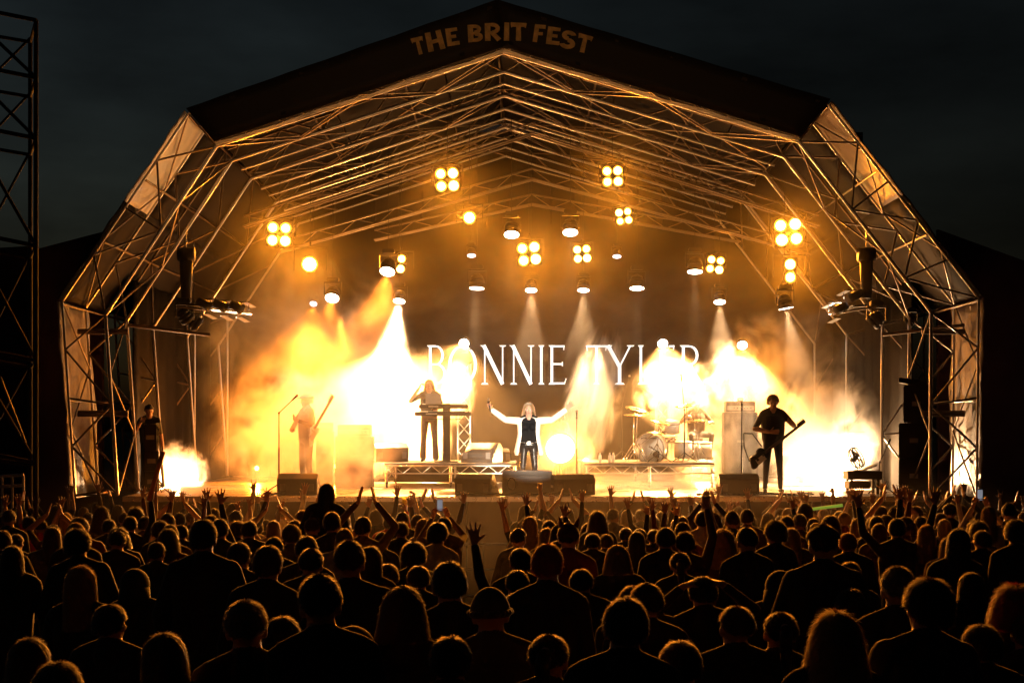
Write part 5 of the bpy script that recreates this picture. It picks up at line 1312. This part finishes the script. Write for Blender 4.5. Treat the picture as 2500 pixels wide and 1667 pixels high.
# --- things held up in the crowd
def phone(an, lab, back=False):
    p = (an['L']+an['R'])/2+Vector((0, .0, .06)); e = empty('phone', p, lab, 'phone', 'phones held up in the crowd')
    bm = bmesh.new(); bx(bm, (0, 0, 0), (.075, .009, .15), bev=.004); from_bm('case', bm, M['blackgloss'], e)
    bm = bmesh.new(); bx(bm, (0, -.006, 0), (.068, .002, .138)); from_bm('screen', bm, M['screen'], e)
phone(ANCH['man filming with a phone at the edge of the crowd gap'], 'phone with lit screen filming at the edge of the gap')
phone(ANCH['fair woman raising a phone at the far right'], 'phone raised by the fair woman at the far right')
an = ANCH['spectator holding up a plastic beer cup']; e = empty('beer_cup', an['R']+Vector((-.02, .02, -.03)), 'clear plastic cup of beer glowing gold in a raised hand', 'cup')
bm = bmesh.new(); cylp(bm, (0, 0, 0), (0, 0, .15), .033, .045, 20, cap=False); cylp(bm, (0, 0, .0), (0, 0, .004), .033, .033, 20); from_bm('cup_wall', bm, M['cup'], e)
bm = bmesh.new(); cylp(bm, (0, 0, .005), (0, 0, .11), .031, .039, 20); from_bm('beer', bm, M['cup'], e)
an = ANCH['dark figure thrusting up the orange foam stick']; p = an['R']; e = empty('foam_stick', p, 'orange foam stick thrust up at a slant at left', 'foam stick')
bm = bmesh.new(); cylp(bm, Vector((-.03, 0, -.10)), Vector((.16, 0, .55)), .03, .033, 14); from_bm('foam_tube', bm, M['orange'], e)
p = P(2020, 1239, 25.5); e = empty('light_stick', p, 'lime green light stick held level below the mixing table', 'light stick'); bm = bmesh.new(); cylp(bm, (-.24, 0, -.02), (.24, 0, .04), .024, .024, 12); from_bm('stick_tube', bm, M['lime'], e)
lab = 'spectator gripping the level lime green light stick'
person(p.x+.22, 25.5, ground_z(25.5), 1.62, 0, 'cup', 'short', 'dark', 'black', lab, GR)
# crowd barrier seen through the gap
ba = empty('crowd_barrier', (P(1180, 0, 28.9).x, 28.9, ground_z(28.9)), 'low metal crowd barrier in front of the stage skirt', 'barrier')
for k in range(-14, 15):
    bar('upright', (k*.62, 0, 0), (k*.62, 0, 1.05), .02, M['barrier'], ba)
for z in (.12, .6, 1.05): bar('rail', (-8.8, 0, z), (8.8, 0, z), .024, M['barrier'], ba)

# ------------------------------------------------------------------ performers (face the crowd)
def perf(name, px, Y, H, yaw, z, L_, R_, hair, hc, top, legs, lab, female=False, bare=False, hat=None, knees=None, flare=0, sleeve=None, wide=1., thin=1., bulk=1.):
    b = Body(); b.torso(female=female, thin=thin); b.arm(-1, *L_, bulk=bulk); b.arm(1, *R_, bulk=bulk); b.legs(knees=knees, flare=flare, stance=.12)
    POSE[name] = (b.build('person_'+name, .0085), b.anchor)
    o, an = person(P(px, 0, Y).x, Y, z, H, yaw, name, hair, hc, top, lab, 'performers on stage', legs=legs, bare=bare, hat=hat, wide=wide, top_sleeve=sleeve)
    for s_ in (-1, 1):
        bm = bmesh.new(); sph(bm, (s_*.033, .083, 1.640), (.012, .010, .008), 2); sph(bm, (s_*.033, .092, 1.640), (.005, .003, .006), 1, 1); from_bm('eye', bm, [CL['eyew'], CL['eye']], o)
    return o, an
# singer: arms flung wide
sing, san = perf('singer', 1291, 31.6, 1.74, 180, FZ, ((-.46, .03, 1.44), (-.76, .06, 1.66), (-.7, .1, .8), (.2, 1, 0), 'open'), ((.46, .03, 1.44), (.76, .06, 1.66), (.35, .1, 1), (-.3, 1, 0), 'grip'),
     'wavy', 'blond', 'deep', 'leather', 'blond woman singing with both arms flung wide in an open white jacket', female=True, sleeve='white', thin=.9)
# jacket as clothing around the torso
def jacket(parent):
    naz = 40; rows = []
    for k, (z, rx, ry) in enumerate(((1.49, .10, .085), (1.46, .19, .115), (1.40, .232, .150), (1.28, .222, .160), (1.15, .215, .155), (1.02, .235, .165), (.90, .262, .178), (.80, .285, .185))):
        r = []
        for i in range(naz):
            a = R(36+k*1.5)+(2*math.pi-R(72+k*3))*i/(naz-1); zz = z-(.08*abs(math.sin(a/2))*0) - (.06 if k == 7 and (i < 5 or i > naz-6) else 0)
            r.append((rx*math.sin(a)*(1+.02*math.sin(i*1.3+k)), ry*math.cos(a)*(1+.02*math.cos(i*1.7+k))-.005, zz))
        rows.append(r)
    o = sheet('jacket', rows, CL['white'], parent, thick=.012)
    for s_ in (-1, 1):
        bm = bmesh.new()
        cylp(bm, (s_*.165, 0, 1.42), (s_*.46, .03, 1.44), .078, .062, 16); sph(bm, (s_*.46, .03, 1.44), (.062, .062, .062), 2); cylp(bm, (s_*.46, .03, 1.44), (s_*.735, .055, 1.64), .062, .052, 16)
        sph(bm, (s_*.18, 0, 1.42), (.08, .08, .075), 2); from_bm('jacket_sleeve', bm, CL['white'], parent)
jacket(sing)
bm = bmesh.new()
for i in range(24):
    t0, t1 = 2*math.pi*i/24, 2*math.pi*(i+1)/24; cylp(bm, (.175*math.sin(t0), .122*math.cos(t0), 1.01-.02*math.cos(t0)), (.175*math.sin(t1), .122*math.cos(t1), 1.01-.02*math.cos(t1)), .014, n=6)
bx(bm, (0, .135, .985), (.06, .02, .05), bev=.005); from_bm('belt', bm, M['chrome'], sing)
e = empty('microphone', san['R'], 'black hand microphone held up by the singer', 'microphone'); bm = bmesh.new(); cylp(bm, (.035, -.02, -.16), (0, -.02, .06), .013, .020, 12); from_bm('handle', bm, M['black'], e)
bm = bmesh.new(); sph(bm, (-.008, -.02, .09), (.028, .028, .032), 2); from_bm('mic_head', bm, M['greycab'], e)
# right guitarist (bass)
gr_, gan = perf('bassist', 1887, 31.7, 1.90, 180, FZ, ((-.36, .10, 1.22), (-.30, .36, 1.24), (.7, .5, .4), (0, -1, .4), 'grip'), ((.34, .08, 1.16), (.10, .27, 1.10), (-.9, .25, .05), (0, -1, -.1), 'relax'),
     'bushy', 'blond', 'black', 'black', 'fair haired man in a dark t-shirt playing bass at stage right', bare=True, thin=1.12, bulk=1.1)
gl_, lan = perf('guitarist', 748, 32.7, 1.95, 125, FZ, ((-.34, .10, 1.20), (-.34, .36, 1.28), (.7, .5, .4), (0, -1, .4), 'grip'), ((.34, .08, 1.18), (.10, .27, 1.10), (-.9, .25, .05), (0, -1, -.1), 'relax'),
     'short', 'grey', 'brown', 'black', 'man in a peaked cap and jacket playing guitar in golden smoke at left', hat='flatcap')
key_, kan = perf('keyboardist', 1048, 35.6, 1.80, 180, P(0, 1130, 34.2).z, ((-.28, .14, 1.18), (-.16, .40, 1.14), (.1, 1, -.2), (0, 0, -1), 'relax'), ((.40, .04, 1.30), (.22, .06, 1.58), (-.4, .1, 1), (-1, 0, 0), 'grip'),
     'bob', 'blond', 'black', 'brown', 'blond keyboard player with one hand raised to her head, in flared trousers', female=True, bare=True, flare=.03)
dr_, dan = perf('drummer', 1700, 37.2, 1.78, 190, P(0, 1130, 34.2).z-.36, ((-.36, .10, 1.20), (-.22, .36, 1.22), (.3, 1, .1), (0, 0, -1), 'grip'), ((.38, .06, 1.22), (.30, .34, 1.34), (-.1, 1, .3), (0, 0, -1), 'grip'),
     'short', 'dark', 'brown', 'black', 'drummer in a brown shirt seated behind the kit in the glare', knees=[((-.24, .40, .92), (-.20, .38, .46)), ((.24, .40, .92), (.20, .38, .46))], bare=True)
crew, can = perf('crew', 364, 33.2, 1.72, 205, FZ+.02, hang(-1), ((.30, .10, 1.22), (.24, .30, 1.40), (-.2, 1, .4), (-1, 0, 0), 'relax'),
     'short', 'dark', 'olive', 'black', 'crew member in a cap standing half hidden beside the left side fill speaker', hat='cap', bare=True)
crew2, can2 = perf('backing', 1367, 39.6, 1.62, 180, FZ+.02, hang(-1), hang(1), 'curly', 'black', 'black', 'black', 'dark figure with bushy hair standing in shadow behind the low amber lamp', female=True)
# guitars
def guitar(mid, ang, yaw, lab, bodym, bass=True):
    e = empty('guitar', mid, lab, 'guitar', 'guitars on stage'); q = Matrix.Rotation(R(yaw), 3, 'Z') @ Matrix.Rotation(R(ang), 3, 'Y')
    out = []
    for i in range(40):
        t = 2*math.pi*i/40; r = .165+.045*math.cos(2*t)-.028*math.cos(4*t); x = r*1.12*math.cos(t)-.03*math.sin(2*t); out.append((x-.12, r*.86*math.sin(t)+(.03*math.cos(t))))
    bm = bmesh.new(); f = [bm.verts.new(q @ Vector((x, -.022, z))) for x, z in out]; b_ = [bm.verts.new(q @ Vector((x, .022, z))) for x, z in out]
    bm.faces.new(f); bm.faces.new(b_[::-1])
    for i in range(40): j = (i+1) % 40; bm.faces.new([f[i], b_[i], b_[j], f[j]])
    from_bm('guitar_body', bm, bodym, e)
    Ln = .86 if bass else .66
    bm = bmesh.new(); bx(bm, (.05+Ln/2, -.03, .0), (Ln, .024, .052)); 
    for v in bm.verts: v.co = q @ v.co
    from_bm('neck', bm, CL['brown'], e)
    bm = bmesh.new(); bx(bm, (.05+Ln+.09, -.025, .012), (.19, .018, .085), bev=.006)
    for k in range(4): cylp(bm, (.09+Ln+k*.04, -.025, .05), (.09+Ln+k*.04, -.025, .085), .008); 
    for v in bm.verts: v.co = q @ v.co
    from_bm('headstock', bm, M['black'], e)
    bm = bmesh.new(); bx(bm, (-.16, -.03, 0), (.05, .014, .09)); bx(bm, (-.02, -.03, 0), (.03, .014, .08)); bx(bm, (.04, -.03, 0), (.03, .012, .07))
    for v in bm.verts: v.co = q @ v.co
    from_bm('pickup_and_bridge', bm, M['chrome'], e)
    bm = bmesh.new(); bx(bm, (-.10, -.026, -.06), (.20, .004, .12), bev=.001)
    for v in bm.verts: v.co = q @ v.co
    from_bm('scratch_plate', bm, M['paper'], e)
    bm = bmesh.new(); tube(bm, [q @ Vector(p) for p in ((.08, .03, .12), (.10, .12, .42), (.0, .25, .50), (-.18, .16, .3), (-.30, .02, .04))], .012, 6); from_bm('strap', bm, M['black'], e)
guitar(P(1862, 1108, 31.42), -36, 14, 'dark bass guitar with pale scratch plate held across the right player, neck up right', M['blackgloss'])
guitar(P(768, 1050, 32.45), -50, -40, 'pale electric guitar held by the capped left player', M['white_tarp'], False)
# drum sticks
for k in ('L', 'R'):
    e = empty('drum_stick', dan[k], 'wooden drum stick in the drummer\'s '+('left' if k == 'L' else 'right')+' hand', 'drum stick'); bm = bmesh.new(); cylp(bm, (0, .05, 0), (.03, -.3, .08 if k == 'R' else .0), .008, .005); from_bm('stick_shaft', bm, M['paper'], e)
